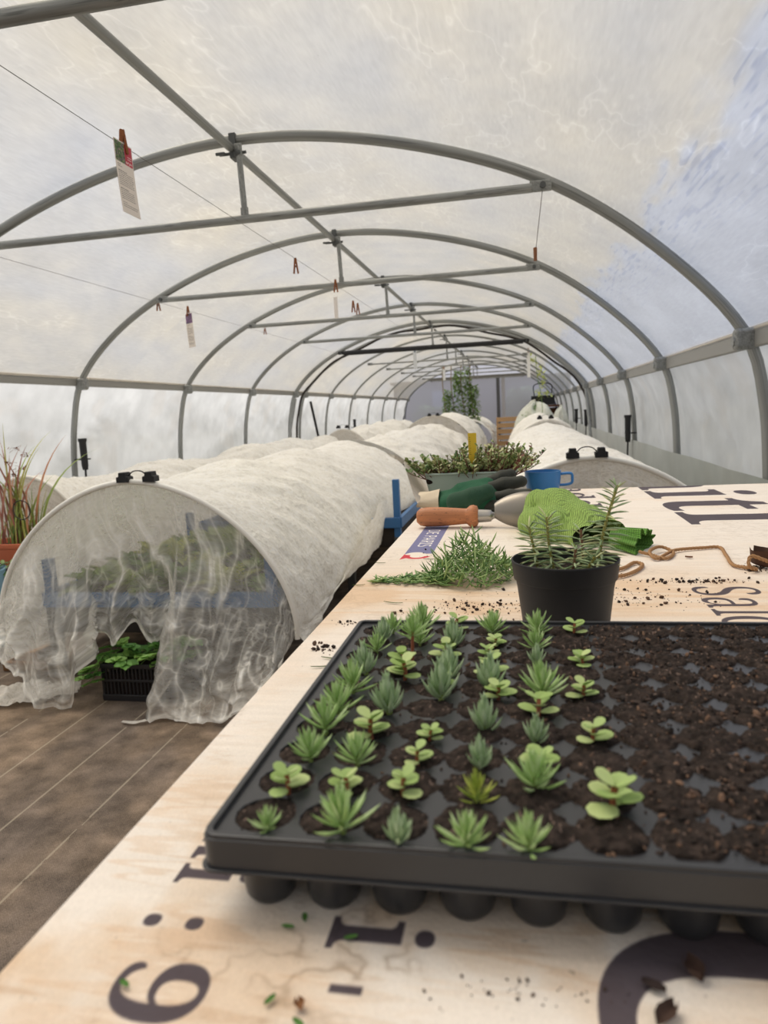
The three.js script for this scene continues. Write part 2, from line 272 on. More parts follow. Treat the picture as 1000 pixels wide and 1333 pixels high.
function clipPair(p, label, s = 1) {
  const t = thing('fleece_clip', label, 'clip', [p.x, p.y, p.z]);
  const f = new THREE.Shape([[-0.026, 0], [0.026, 0], [0.026, 0.02], [0.015, 0.024], [0.013, 0.04], [-0.013, 0.04], [-0.015, 0.024], [-0.026, 0.02]].map(([x, y]) => new THREE.Vector2(x * s, y * s)));
  const g = new THREE.ExtrudeGeometry(f, { depth: 0.045 * s, bevelEnabled: true, bevelSize: 0.002, bevelThickness: 0.002, bevelSegments: 2 }).translate(0, -0.012 * s, -0.022 * s);
  for (const k of [-1, 1]) mesh('clamp', g.clone().translate(k * 0.062 * s, 0, 0), rubber, t);
  mesh('cord', tube([V(-0.045 * s, 0.012, 0), V(-0.02 * s, 0.032 * s, 0), V(0.02 * s, 0.032 * s, 0), V(0.045 * s, 0.012, 0)], 0.0028, 16, 6), rubber, t);
  return t;
}
// near bed beside the path
const AX = -1.69, AA = 0.72, AB = 0.65, ABASE = 0.30, AZ = -2.85;
tag(mesh('fleece_cover', coverGeo({ cx: (z) => AX + 0.1 * smooth(-4.4, -6.2, z), a: (z) => AA + 0.03 * smooth(-3, -4.5, z), b: AB, base: ABASE, z0: AZ, z1: -6.3, seed: 211, amp: 0.04, hemL: 0.1, hemR: (z) => lerp(0.2, 0.62, smooth(-2.85, -4.7, z)), flare: 0.02, sag: 0.05 }), fleeceMat), 'white fleece cover over the near blue bench, its open end facing the path', 'row cover');
coverHoop(AX, AZ + 0.014, AA, AB, ABASE, 'white end hoop of the fleece cover over the strawberry crate', undefined, 0.012);
clipPair(V(AX + 0.045, ABASE + AB + 0.018, AZ + 0.012), 'pair of black clips on the end hoop above the strawberry crate');
{ // hanging sheer end curtain, gathered left and right, open above the crate
  const hem = (x) => { // height of the hem over x
    const k = [[-2.40, 0.30], [-2.32, 0.24], [-2.2, 0.16], [-2.1, 0.02], [-2.0, 0.01], [-1.95, 0.16], [-1.86, 0.30], [-1.78, 0.24], [-1.7, 0.33], [-1.62, 0.25], [-1.52, 0.3], [-1.46, 0.02], [-1.35, 0.005], [-1.2, 0.01], [-1.08, 0.07], [-0.98, 0.17], [-0.9, 0.28]];
    for (let i = 0; i < k.length - 1; i++) if (x <= k[i + 1][0]) return lerp(k[i][1], k[i + 1][1], smooth(k[i][0], k[i + 1][0], x)); return 0.28;
  };
  const g = grid(170, 90, (u, v) => {
    const f = (u * 2 - 1) * Math.PI / 2 * 0.995, tx = AX + AA * sw(f), ty = ABASE + AB * cw(f);
    const gather = 0.10 * smooth(0.45, 1, v) * (tx < -1.9 ? 1 : tx > -1.48 ? -0.2 : 0), x = tx + gather * (1 - Math.abs(u * 2 - 1)) + 0.025 * smooth(0.2, 1, v) * (fbm(u * 26, v * 3, 223, 3) - 0.5) * 2;
    const h = hem(tx), y = lerp(ty, h, Math.pow(v, 0.92)), out = (tx > -1.48 ? 0.34 : tx < -1.93 ? 0.26 : 0.12) * Math.pow(v, 1.4) * smooth(0.5, 0.1, h);
    const w = fbm(u * 3, v * 2.2, 91, 3), d = 0.06 * smooth(0.05, 0.6, v) * (Math.pow(ridge(fbm(u * 13 + 1.6 * w, v * 1.3, 92, 3)), 3) - 0.3) + 0.045 * smooth(0.4, 0.9, v) * (fold(u * 11, v * 6, 227) - 0.35) + 0.02 * v * Math.sin(u * 60 + 3 * v);
    return V(x, Math.max(0.008, y + (v > 0.9 ? 0.02 * (fbm(u * 40, 1, 9, 2) - 0.5) : 0)), AZ + 0.006 + out + d);
  }, [1, -1]);
  tag(mesh('fleece_curtain', g, sheerMat), 'sheer crumpled fleece curtain hanging over the strawberry crate', 'fleece curtain');
  const tail = grid(40, 12, (u, v) => { const x = lerp(-2.42, -1.98, u), w = 0.09 * Math.sin(Math.PI * Math.min(1, u * 1.1 + 0.05)) + 0.02; return V(x, 0.012 + 0.045 * fold(u * 4, v * 2, 231) + 0.03 * u * (1 - v), -2.72 + (v - 0.5) * w * 2 + 0.1 * (1 - u) - 0.03); }, [0.8, 0.4]);
  tag(mesh('fleece_remnant', tail, endSheet), 'trailing end of white fleece lying on the floor by a wood block', 'fleece');
  const tail2 = grid(30, 6, (u, v) => { const p = lerp(0, 1, u); return V(-1.62 + 0.24 * p, 0.01 + 0.02 * fold(u * 3, v, 234) * p, -2.49 - 0.05 * p + (v - 0.5) * 0.05 * (0.3 + p) + 0.02 * Math.sin(p * 6)); }, [0.5, 0.2]);
  tag(mesh('fleece_remnant', tail2, endSheet), 'thin twisted strip of fleece on the floor before the crate', 'fleece');
}
function bench(x0, x1, z0, z1, y, postTop, label, lone) {
  const t = thing('blue_bench', label, 'bench', [0, 0, 0]), w = 0.045;
  for (const z of [z0, z1]) mesh('end_rail', box(x1 - x0, 0.07, 0.03, (x0 + x1) / 2, y, z), bluePaint, t);
  for (const x of [x0, x1]) mesh('side_rail', box(0.03, 0.07, z0 - z1, x, y, (z0 + z1) / 2), bluePaint, t);
  mesh('tray_bed', box(x1 - x0 - 0.04, 0.17, z0 - z1 - 0.04, (x0 + x1) / 2, y - 0.085, (z0 + z1) / 2, 0.01), mat(col(50, 44, 40), 0.95), t);
  for (const x of [x0 + 0.02, x1 - 0.02]) for (const z of [z0 - 0.03, z1 + 0.03]) { const top = lone && !(x > AX && z > -5) ? 0.5 : postTop; mesh('post', box(w, top - 0.3, w, x, (top + 0.3) / 2, z), bluePaint, t); mesh('leg', box(0.05, 0.36, 0.05, x, 0.18, z), steelDark, t); }
  return t;
}
bench(-2.28, -1.11, -2.98, -4.56, 0.385, 0.58, 'blue metal bench showing through the sheer curtain');
bench(-2.25, -0.81, -4.66, -7.9, 0.46, 0.75, 'blue metal bench behind the trough, its post beside the table corner', true);
{
  const t = thing('wood_block', 'weathered wood block under the bench leg by the curtain', 'wood block', [-2.47, 0, -3.1]);
  t.add(new THREE.Mesh(box(0.26, 0.05, 0.16, 0, 0.025, 0, 0.008), mat(col(150, 136, 116), 0.9, { map: woodTex }))); t.children[0].name = 'lower_block';
  mesh('upper_block', box(0.16, 0.045, 0.12, -0.02, 0.072, -0.01, 0.008), mat(col(170, 156, 136), 0.9, { map: woodTex }), t);
}
// leafy crops on the benches
const leafMat = [mat(col(140, 170, 84), 0.6, { transmission: 0.25, thickness: 0 }), mat(col(164, 184, 98), 0.6, { transmission: 0.25, thickness: 0 }), mat(col(116, 150, 78), 0.6, { transmission: 0.25, thickness: 0 }), mat(col(196, 204, 112), 0.6, { transmission: 0.25, thickness: 0 })];
function flatLeaf(L, W, droop = 0.25, cup = 0.15, n = 6) { // a leaf growing along +z from the origin
  return grid(4, n, (u, v) => { const s = u * 2 - 1, w = W * 0.5 * Math.pow(Math.sin(Math.PI * Math.min(0.97, 0.06 + v * 0.93)), 0.8); return V(s * w, -droop * L * v * v + cup * W * s * s, v * L); });
}
function place(g, pos, yaw, pitch, s = 1, roll = 0) { return g.clone().applyMatrix4(new THREE.Matrix4().compose(pos, new THREE.Quaternion().setFromEuler(new THREE.Euler(-pitch, yaw, roll, 'YXZ')), V(s, s, s))); }
{
  const proto = [0, 1].map((k) => { const L = flatLeaf(0.19, 0.09, 0.4, 0.2), parts = []; for (let i = 0; i < 26; i++) parts.push(place(L, V(0, rr(0, 0.05), 0), i * 2.4, rr(0.35, 1.35), rr(0.6, 1.15))); return merge(parts); });
  let n = 0;
  for (let z = -3.1; z > -4.5; z -= 0.24) for (let x = -2.12; x < -1.15; x += 0.24) { const t = mesh('leaf_crop', proto[n % 2], leafMat[n % 4]); t.position.set(x + rr(-.04, .04), 0.385, z + rr(-.04, .04)); t.rotation.y = rr(0, 6); t.scale.setScalar(rr(0.8, 1.2) * (1 - 0.35 * Math.abs(x - AX) / 0.6)); tag(t, 'leafy green crop plant growing on the bench under the sheer curtain', 'plant', 'crops under the near fleece'); n++; }
}
// strawberry crate
{
  const c = thing('plastic_crate', 'black slatted plastic crate holding strawberry plants on the floor', 'crate', [-1.66, 0, -2.84]), W = 0.36, H = 0.17, D = 0.26;
  const side = (w) => { const g = [box(w, 0.022, 0.01, 0, H - 0.011, 0), box(w, 0.03, 0.01, 0, 0.015, 0), box(w, 0.012, 0.008, 0, H * 0.55, 0)]; for (let x = -w / 2 + 0.008; x < w / 2; x += 0.018) g.push(box(0.008, H - 0.04, 0.006, x, H / 2, 0, 0.002)); return merge(g); };
  mesh('front_panel', side(W).translate(0, 0, D / 2), blackPlastic, c); mesh('rear_panel', side(W).translate(0, 0, -D / 2), blackPlastic, c);
  for (const s of [-1, 1]) mesh('side_panel', side(D).rotateY(Math.PI / 2).translate(s * W / 2, 0, 0), blackPlastic, c);
  mesh('bottom', box(W, 0.012, D, 0, 0.01, 0), blackPlastic, c);
  mesh('potting_soil', box(W - 0.02, 0.1, D - 0.02, 0, 0.07, 0), mat(col(44, 34, 28), 1), c);
  const lf = grid(6, 6, (u, v) => { const s = u * 2 - 1, w = 0.026 * Math.pow(Math.sin(Math.PI * (0.08 + v * 0.88)), 0.7) * (1 + 0.08 * Math.sin(v * 40)); return V(s * w, -0.006 * v - 0.008 * (1 - s * s) + 0.006, v * 0.055); });
  const tri = merge([lf, lf.clone().rotateY(1.25), lf.clone().rotateY(-1.25)]);
  const sm = [mat(col(110, 158, 74), 0.5), mat(col(140, 182, 92), 0.5), mat(col(86, 134, 62), 0.5)];
  for (let p = 0; p < 4; p++) {
    const sp = thing('strawberry_plant', p === 0 ? 'strawberry plant trailing over the crate corner' : 'strawberry plant growing in the black crate under the curtain', 'plant', [-1.66 + [-0.15, -0.05, 0.06, 0.14][p], 0.12, -2.8 + [0.03, 0.02, 0.0, 0.02][p]], p ? 'strawberries in the crate' : undefined);
    for (let i = 0; i < 13; i++) {
      const a = rr(0, 6.28), d = rr(0.02, 0.13), h = rr(0.05, 0.13) - d * 0.2, tip = V(Math.cos(a) * d, h, Math.sin(a) * d);
      if (p === 0 && i < 5) tip.set(-0.04 - 0.05 * rnd(), -0.02 + 0.04 * i * 0.4, 0.08 + 0.03 * rnd());
      const q = new THREE.Group();
      const m = mesh('leaf', place(tri, tip, rr(0, 6), rr(-0.2, 0.5), rr(0.75, 1.1)), sm[i % 3], sp);
      mesh('stalk', tube([V(0, 0, 0), V(tip.x * 0.4, Math.max(h * 0.8, 0.04), tip.z * 0.4), tip], 0.0018, 8, 5), sm[1], m);
    }
  }
}
// the other covered beds
tag(mesh('fleece_cover', coverGeo({ cx: -1.6, a: 0.74, b: 0.6, base: 0.36, z0: -6.6, z1: -13.0, seed: 251, amp: 0.07, sag: 0.16, lump: 0.2, hemL: 0.2, hemR: 0.28, spacing: 1.6 }), fleeceMat), 'long sagging fleece cover behind the stonecrop trough', 'row cover');
tag(mesh('fleece_cover', coverGeo({ cx: -1.6, a: 0.78, b: 0.72, base: 0.36, z0: -13.5, z1: -17.2, seed: 261, amp: 0.07, sag: 0.1, lump: 0.15, hemR: 0.15, spacing: 1.7 }), fleeceMat), 'domed fleece cover with clips in the far half of the tunnel, beside the climbers', 'row cover');
tag(mesh('fleece_end', endFace(-1.6, -13.5, 0.78, 0.72, 0.36, 0.3, 0.05, 265), endSheet), 'closing end sheet of the far domed fleece cover', 'fleece');
clipPair(V(-1.6, 0.36 + 0.72 + 0.02, -13.48), 'pair of black clips on the far domed fleece cover', 1.3);
tag(mesh('fleece_cover', coverGeo({ cx: -1.35, a: 0.7, b: 0.62, base: 0.36, z0: -17.6, z1: -21.6, seed: 267, amp: 0.1, sag: 0.1, lump: 0.2, hemR: 0.05, spacing: 1.3 }), fleeceMat), 'crumpled white fleece at the far end of the middle bed', 'row cover');
tag(mesh('fleece_cover', coverGeo({ cx: -3.26, a: 0.46, b: 0.56, base: 0.33, flare: 0.0, z0: -4.2, z1: -11.7, seed: 271, amp: 0.05, sag: 0.1, lump: 0.22, spacing: 1.9 }), fleeceMat), 'fleece cover humped along the skirt film wall', 'row cover');
tag(mesh('fleece_end', endFace(-3.26, -4.2, 0.46, 0.56, 0.33, 0.3, 0.02, 275), endSheet), 'greenish end sheet of the cover beside the reedy pot plant', 'fleece');
coverHoop(-3.26, -4.2, 0.46, 0.56, 0.33, 'white end hoop of the cover beside the reedy pot plant');
tag(mesh('fleece_cover', coverGeo({ cx: -3.15, a: 0.55, b: 0.62, base: 0.33, z0: -12.6, z1: -19.5, seed: 281, amp: 0.06, sag: 0.12, lump: 0.2, spacing: 1.7 }), fleeceMat), 'fleece cover along the skirt film in the far half of the tunnel', 'row cover');
tag(mesh('fleece_end', endFace(-3.15, -12.6, 0.55, 0.62, 0.33, 0.3, 0.02, 285), endSheet), 'grey end sheet of the far cover along the skirt film', 'fleece');
clipPair(V(-3.15, 0.33 + 0.62 + 0.02, -12.58), 'pair of black clips on the far cover along the skirt film', 1.3);
const RX = 0.31;
tag(mesh('fleece_cover', coverGeo({ cx: (z) => RX - 0.02 * (z + 3.3) * 0.2, a: 0.66, b: 0.6, base: 0.345, z0: -3.3, z1: -9.3, flare: 0.02, seed: 291, amp: 0.04, sag: 0.03, lump: 0.05, spacing: 1.5 }), fleeceMat), 'smooth white fleece cover over the bed behind the work table', 'row cover');
tag(mesh('fleece_end', endFace(RX, -3.3, 0.66, 0.6, 0.345, 0.3, 0.02, 295), endSheet), 'beige end sheet of the cover behind the work table', 'fleece');
coverHoop(RX, -3.3, 0.66, 0.6, 0.345, 'white end hoop of the cover behind the work table');
clipPair(V(RX - 0.02, 0.345 + 0.6 + 0.022, -3.295), 'pair of black clips on the end hoop behind the blue mug');
tag(mesh('fleece_cover', coverGeo({ cx: 0.36, a: 0.6, b: 0.66, base: 0.34, z0: -9.7, z1: -15.5, seed: 301, amp: 0.06, sag: 0.05, lump: 0.1, spacing: 1.5 }), fleeceMat), 'white fleece cover beyond the smooth one, towards the black crate', 'row cover');
tag(mesh('fleece_end', endFace(0.36, -9.7, 0.6, 0.66, 0.34, 0.3, 0.03, 305), endSheet), 'end sheet of the cover towards the black crate', 'fleece');
clipPair(V(0.33, 0.34 + 0.66 + 0.02, -9.68), 'pair of black clips on the cover towards the black crate', 1.2);
{ // netted mounds with plants
  const net = mat(col(240, 242, 232), 0.9, { transparent: true, opacity: 0.62, map: fleeceTex });
  const dome = (cx, cz, rx, ry, rz, y0, seed) => grid(48, 24, (u, v) => { const a = u * 6.2832, f = v * Math.PI / 2, n = 1 + 0.5 * (fbm(3 + Math.cos(a) * 1.6, 3 + Math.sin(a) * 1.6 + v * 2, seed, 3) - 0.5), c = Math.cos(f) * n; return V(cx + rx * c * Math.cos(a), y0 + ry * Math.sin(f) * n, cz + rz * c * Math.sin(a)); }, [2, 1]);
  tag(mesh('net_cover', dome(0.36, -16.9, 0.52, 0.84, 0.9, 0.36, 311), net), 'net thrown over bushy plants before the wooden crate', 'net cover');
  tag(mesh('net_cover', dome(0.86, -15.9, 0.2, 0.62, 0.4, 0.5, 321), net), 'small rounded net hood beside the bushy netted plants', 'net cover');
}
function foliage(n, fn, size, seed) { const R = mulberry(seed), out = [], base = flatLeaf(1, 0.5, 0.3, 0.1, 3); for (let i = 0; i < n; i++) { const p = fn(R); out.push(place(base, p, R() * 6.28, R() * 1.6 - 0.6, size * (0.6 + 0.8 * R()))); } return merge(out); }
const stuffPart = (o) => { o.userData.kind = 'stuff'; return o; };
{
  const t = thing('bushy_plant', 'bushy green plant under the net before the wooden crate', 'plant', [0.36, 0.3, -16.9]);
  stuffPart(mesh('foliage', foliage(500, (R) => { const a = R() * 6.28, q = Math.sqrt(R()), y = R(); return V(Math.cos(a) * q * 0.48 * Math.sqrt(1 - y * y), y * 0.86, Math.sin(a) * q * 0.8 * Math.sqrt(1 - y * y)); }, 0.09, 5), leafMat[2], t));
  mesh('stem', rod(V(0, -0.3, 0), V(0, 0.7, 0), 0.02), darkWood, t);
}
for (const [x, z, w, h, n, m, lab, s] of [[0.12, -25.1, 1.3, 1.75, 1500, 2, 'dark green shrub outside the end wall, beside the post', 7], [-3.1, -25.1, 1.2, 1.3, 700, 1, 'low green shrub outside the end wall near the skirt film', 8]]) {
  const t = thing('shrub', lab, 'shrub', [x, -0.08, z]);
  stuffPart(mesh('foliage', foliage(n, (R) => { const a = R() * 6.28, q = Math.sqrt(R()), y = R(); return V(Math.cos(a) * q * w * 0.6 * Math.sqrt(1 - 0.7 * y * y), 0.1 + y * h, Math.sin(a) * q * 0.6); }, 0.14, s), mat(col(66, 98, 56), 0.8), t));
  mesh('trunk', rod(V(0, 0, 0), V(0, h * 0.7, 0), 0.04), darkWood, t);
}
{ // climbers on poles between the middle beds
  const t = thing('climbing_plant', 'tall leafy climbing plant on strings before the end wall', 'plant', [-1.5, 0.2, -18.6]);
  stuffPart(mesh('foliage', foliage(2200, (R) => { const y = Math.pow(R(), 0.8); const c = Math.floor(R() * 4); return V([-0.32, -0.05, 0.18, 0.34][c] + (R() - .5) * 0.3 * (1.1 - 0.5 * y), 0.25 + y * [1.2, 1.7, 1.75, 1.3][c], (R() - .5) * 0.4); }, 0.085, 15), mat(col(118, 146, 70), 0.7, { transmission: 0.25, thickness: 0 }), t));
  for (const x of [-0.42, -0.2, 0.05, 0.28]) mesh('stem', tube([V(x, 0, 0), V(x + 0.05, 0.8, 0.03), V(x - 0.02, 1.6, 0), V(x, 2.1, 0)], 0.014, 14, 6), mat(col(140, 122, 92), 0.8), t);
  const v = thing('hanging_vine', 'thin vine climbing near the white hanging strip', 'plant', [0.33, 0, -14.5]);
  stuffPart(mesh('foliage', foliage(60, (R) => { const y = R(); return V(0.15 * Math.sin(y * 4) + (R() - .5) * .1, 1.35 + y * 0.8, (R() - .5) * .1); }, 0.09, 16), leafMat[3], v));
  mesh('stem', tube([V(0.1, 0.3, 0), V(0.1, 1.3, 0), V(0.02, 1.8, 0), V(0, 2.18, 0)], 0.006, 16, 5), leafMat[2], v);
}
{ // far shelf, black crate, wooden crate
  const p = onZ(707, 527, -19.5);
  const s = thing('wooden_shelf', 'brown wooden stand carrying the black crate at the far end', 'stand', [p.x, 0, -19.5]);
  for (const y of [0.3, p.y - 0.03]) mesh('board', box(0.95, 0.05, 0.5, 0, y, 0), darkWood, s);
  for (const x of [-0.44, 0.44]) mesh('side_board', box(0.04, p.y - 0.05, 0.5, x, (p.y - 0.05) / 2, 0), darkWood, s);
  mesh('back_board', box(0.9, 0.35, 0.03, 0, p.y - 0.26, -0.2), darkWood, s);
  const c = thing('black_crate', 'black plastic crate with plants on the brown stand', 'crate', [p.x, p.y, -19.5]);
  for (const z of [-0.18, 0.18]) mesh('side_panel', box(0.6, 0.24, 0.02, 0, 0.12, z), rubber, c);
  for (const x of [-0.29, 0.29]) mesh('end_panel', box(0.02, 0.24, 0.36, x, 0.12, 0), rubber, c);
  mesh('bottom', box(0.58, 0.02, 0.36, 0, 0.01, 0), rubber, c);
  mesh('carry_handle', tube([V(-0.22, 0.24, 0), V(-0.22, 0.52, 0), V(0.22, 0.52, 0), V(0.22, 0.24, 0)], 0.016, 30, 6), rubber, c);
  stuffPart(mesh('plants', foliage(60, (R) => V((R() - .5) * .4, 0.1 + R() * 0.25, 0.1 + R() * .1), 0.1, 33), leafMat[3], c));
  const w = onZ(655, 552, -18.5), k = thing('wooden_crate', 'slatted wooden crate below the end wall post', 'crate', [w.x - 0.05, 0, -18.5]), hh = w.y + 0.18;
  for (let i = 0; i < 5; i++) mesh('slat', box(0.5, 0.11, 0.02, 0.15, hh - 0.06 - i * 0.15, 0.2), woodMat, k);
  for (const x of [-0.09, 0.39]) mesh('corner_post', box(0.04, hh, 0.04, x, hh / 2, 0.17), woodMat, k);
  for (let i = 0; i < 3; i++) mesh('side_slat', box(0.02, 0.11, 0.36, -0.1, hh - 0.06 - i * 0.15, 0), woodMat, k);
}
// black irrigation valves strapped to the hoops
for (const [p, lab] of [[V(-3.70, 0.98, -5.55), 'black irrigation tube strapped to the hoop behind the humped cover'], [V(1.06, 0.92, -7.5), 'black irrigation tube strapped to the hoop beside the smooth cover'], [V(1.05, 0.95, -12.0), 'black irrigation tube hanging by the dark hoop'], [V(1.05, 0.95, -14.0), 'black irrigation tube hanging in the far half by the skirt film'], [V(-3.65, 0.95, -15.7), 'black irrigation tube on a far hoop behind the covers']]) {
  const t = thing('irrigation_tube', lab, 'tube', [p.x, p.y, p.z]);
  mesh('barrel', lathe([[0, -0.14], [0.022, -0.14], [0.028, -0.1], [0.03, 0.1], [0.036, 0.105], [0.036, 0.13], [0.032, 0.13], [0, 0.13]], 14), rubber, t);
  mesh('hose', tube([V(0, -0.14, 0), V(-0.005, -0.3, 0), V(0.01, -0.6, 0.01)], 0.009, 12, 6), rubber, t);
  mesh('strap', box(0.11, 0.012, 0.08, -Math.sign(p.x) * -0.03, -0.05, -0.02), rubber, t);
}
// reedy pot plant and tub at the end of the bed along the wall
{
  const o = onZ(15, 714, -3.75);
  const st = thing('wooden_stand', 'rough wooden stand under the orange planter', 'stand', [o.x + 0.08, 0, -3.75]);
  mesh('stand_top', box(0.6, 0.03, 0.34, 0, o.y - 0.1, 0), darkWood, st);
  for (const x of [-0.27, 0.27]) for (const z of [-0.14, 0.14]) mesh('leg', box(0.04, o.y - 0.11, 0.04, x, (o.y - 0.11) / 2, z), darkWood, st);
  const t = thing('potted_reed', 'orange planter with a reedy plant of red and green blades', 'potted plant', [o.x + 0.08, o.y - 0.085, -3.75]);
  const or = mat(col(206, 112, 78), 0.7);
  mesh('planter', grid(48, 10, (u, v) => { const f = u * 6.2832, prof = [[0.19, 0], [0.2, 0.03], [0.215, 0.07], [0.225, 0.1], [0.228, 0.104], [0.242, 0.106], [0.246, 0.132], [0.24, 0.136], [0.232, 0.13], [0.226, 0.1], [0.22, 0.08]][Math.round(v * 10)]; return V(prof[0] * Math.cos(f), prof[1], prof[0] * 0.56 * Math.sin(f)); }), or, t);
  mesh('potting_soil', new THREE.CylinderGeometry(0.222, 0.19, 0.1, 32).scale(1, 1, 0.55).translate(0, 0.055, 0), mat(col(48, 36, 30), 1), t);
  const bm = [mat(col(150, 170, 84), 0.6), mat(col(186, 186, 98), 0.6), mat(col(176, 112, 92), 0.6), mat(col(120, 150, 76), 0.6), mat(col(204, 140, 100), 0.6)];
  const R = mulberry(3);
  for (let i = 0; i < 72; i++) {
    const tall = i < 26, h = tall ? 0.45 + 0.42 * R() : 0.16 + 0.3 * R(), lean = tall ? 0.12 + 0.3 * R() : 0.05 + 0.1 * R(), a = R() * 6.28, bx = (R() - .5) * 0.26 + 0.02, bz = (R() - .5) * 0.12, w = tall ? 0.014 : 0.006;
    const ax = Math.cos(a), az = Math.sin(a) * 0.6;
    mesh('blade', grid(2, 10, (u, v) => { const k = v * v, s = (u * 2 - 1) * w * Math.sin(Math.PI * Math.min(0.98, 0.25 + v * 0.75)); return V(bx + ax * lean * k + s * 0.9, 0.1 + h * v - lean * 0.35 * k * v, bz + az * lean * k + s * 0.45 + 0.002 * (u - .5) * (u - .5)); }), bm[tall ? [2, 4, 0, 1, 2][i % 5] : [0, 1, 3][i % 3]], t);
  }
  for (let i = 0; i < 5; i++) mesh('dry_flower', foliage(14, (Q) => V((Q() - .5) * 0.06 + [0, 0.06, -0.04, 0.1, 0.02][i], 0.52 + i * 0.04 + Q() * 0.02, (Q() - .5) * 0.04), 0.02, 60 + i), mat(col(126, 84, 60), 0.9), t);
  const b = onZ(5, 742, -3.45), tb = thing('blue_tub', 'blue tub with low leafy plants below the orange planter', 'tub', [b.x - 0.17, 0, -3.36]);
  mesh('tub_wall', lathe([[0.16, 0], [0.2, b.y], [0.21, b.y + 0.01], [0.2, b.y + 0.015], [0.185, b.y], [0.15, 0.02], [0, 0.02]], 30), mat(col(120, 160, 186), 0.5), tb);
  mesh('potting_soil', new THREE.CylinderGeometry(0.185, 0.17, 0.1, 24).translate(0, b.y - 0.07, 0), mat(col(48, 36, 30), 1), tb);
  stuffPart(mesh('foliage', foliage(170, (Q) => V((Q() - .5) * 0.42, b.y - 0.02 + Q() * 0.06, (Q() - .5) * 0.3), 0.05, 71), leafMat[2], tb));
  tag(mesh('wire_ring', new THREE.TorusGeometry(0.055, 0.003, 6, 30).translate(...onZ(28, 664, -3.55).toArray()), rubber), 'thin wire ring hanging by the reedy pot plant', 'wire ring');
}

// ------------------------------------------------------------------ wires, pegs and hanging cards
const pegWood = mat(col(176, 128, 88), 0.7, { map: woodTex });
const WX = -1.37, WY = 2.19;
tag(mesh('hanging_wire', rod(V(WX, WY, ZB), V(WX, WY, -11.6), 0.0013, 6), wireMat), 'thin wire strung along the tunnel under the ridge pole', 'wire');
tag(mesh('hanging_wire', rod(V(-2.93, WY + 0.01, ZB), V(-2.93, WY + 0.01, -11.6), 0.0013, 6), wireMat), 'thin wire strung along the hoops over the beds by the skirt film', 'wire');
function peg(p, label, s = 1, turn = 0, group) {
  const t = thing('clothes_peg', label, 'clothes peg', [p.x, p.y, p.z], group); t.rotation.y = turn;
  for (const k of [-1, 1]) mesh('prong', box(0.011, 0.075 * s, 0.011, 0, 0, 0, 0.002).rotateZ(k * 0.12).translate(k * 0.0075, 0, 0), pegWood, t);
  mesh('spring', rod(V(-0.012, -0.005, 0), V(0.012, -0.005, 0), 0.005, 8), steelDark, t);
  return t;
}
function cardTexture(kind) {
  const c = document.createElement('canvas'); c.width = 256; c.height = 512; const x = c.getContext('2d'), R = mulberry(kind === 'red' ? 4 : 9);
  x.fillStyle = '#efe6dd'; x.fillRect(0, 0, 256, 512);
  const H = 150;
  x.fillStyle = kind === 'red' ? '#56723f' : '#7a5a8a'; x.fillRect(8, 8, kind === 'red' ? 140 : 240, H - 8);
  for (let i = 0; i < 240; i++) { const g = kind === 'red' ? [[78, 112, 60], [120, 146, 84], [54, 84, 48], [150, 140, 120], [110, 80, 110]][i % 5] : [[150, 90, 150], [90, 70, 110], [60, 90, 60], [180, 130, 180], [70, 60, 80]][i % 5]; x.fillStyle = `rgb(${g[0]},${g[1]},${g[2]})`; x.beginPath(); x.arc(10 + R() * (kind === 'red' ? 132 : 230), 10 + R() * (H - 16), 3 + R() * 7, 0, 7); x.fill(); }
  if (kind === 'red') { x.fillStyle = '#c8324a'; x.fillRect(142, 8, 106, H - 8); x.fillStyle = '#f4dcd8'; for (let i = 0; i < 6; i++) x.fillRect(152 + i * 15, H - 28 + (i % 2) * 3, 10, 16 - (i % 3) * 3); for (let i = 0; i < 2; i++) x.fillRect(180, 84 + i * 16, 56, 5); }
  x.fillStyle = '#554b48';
  for (let k = 0; k < 22; k++) { if ([2, 11, 18].includes(k)) continue; const y = H + 18 + k * 14; let px = 22; const end = [0, 1, 3, 12, 19].includes(k) ? 60 + R() * 90 : 200 + R() * 34; while (px < end) { const w = 6 + R() * 22; x.fillRect(px, y, Math.min(w, end - px), k === 3 || k === 12 ? 6 : 4); px += w + 5; } }
  const t = new THREE.CanvasTexture(c); t.colorSpace = THREE.SRGBColorSpace; return t;
}
function card(kind, x, y, zc, w, h, label, tilt) {
  const t = thing('hanging_card', label, 'card', [x, y, zc]); t.rotation.y = Math.PI / 2 + tilt;
  const g = new THREE.BoxGeometry(w, h, 0.0012, 1, 10, 1).translate(0, -h / 2, 0), p = g.attributes.position;
  for (let i = 0; i < p.count; i++) p.setZ(i, p.getZ(i) + 0.012 * Math.pow(-p.getY(i) / h, 2));
  g.computeVertexNormals();
  mesh('paper', g, mat(0xffffff, 0.7, { map: cardTexture(kind), transmission: 0.2, thickness: 0 }), t);
  return t;
}
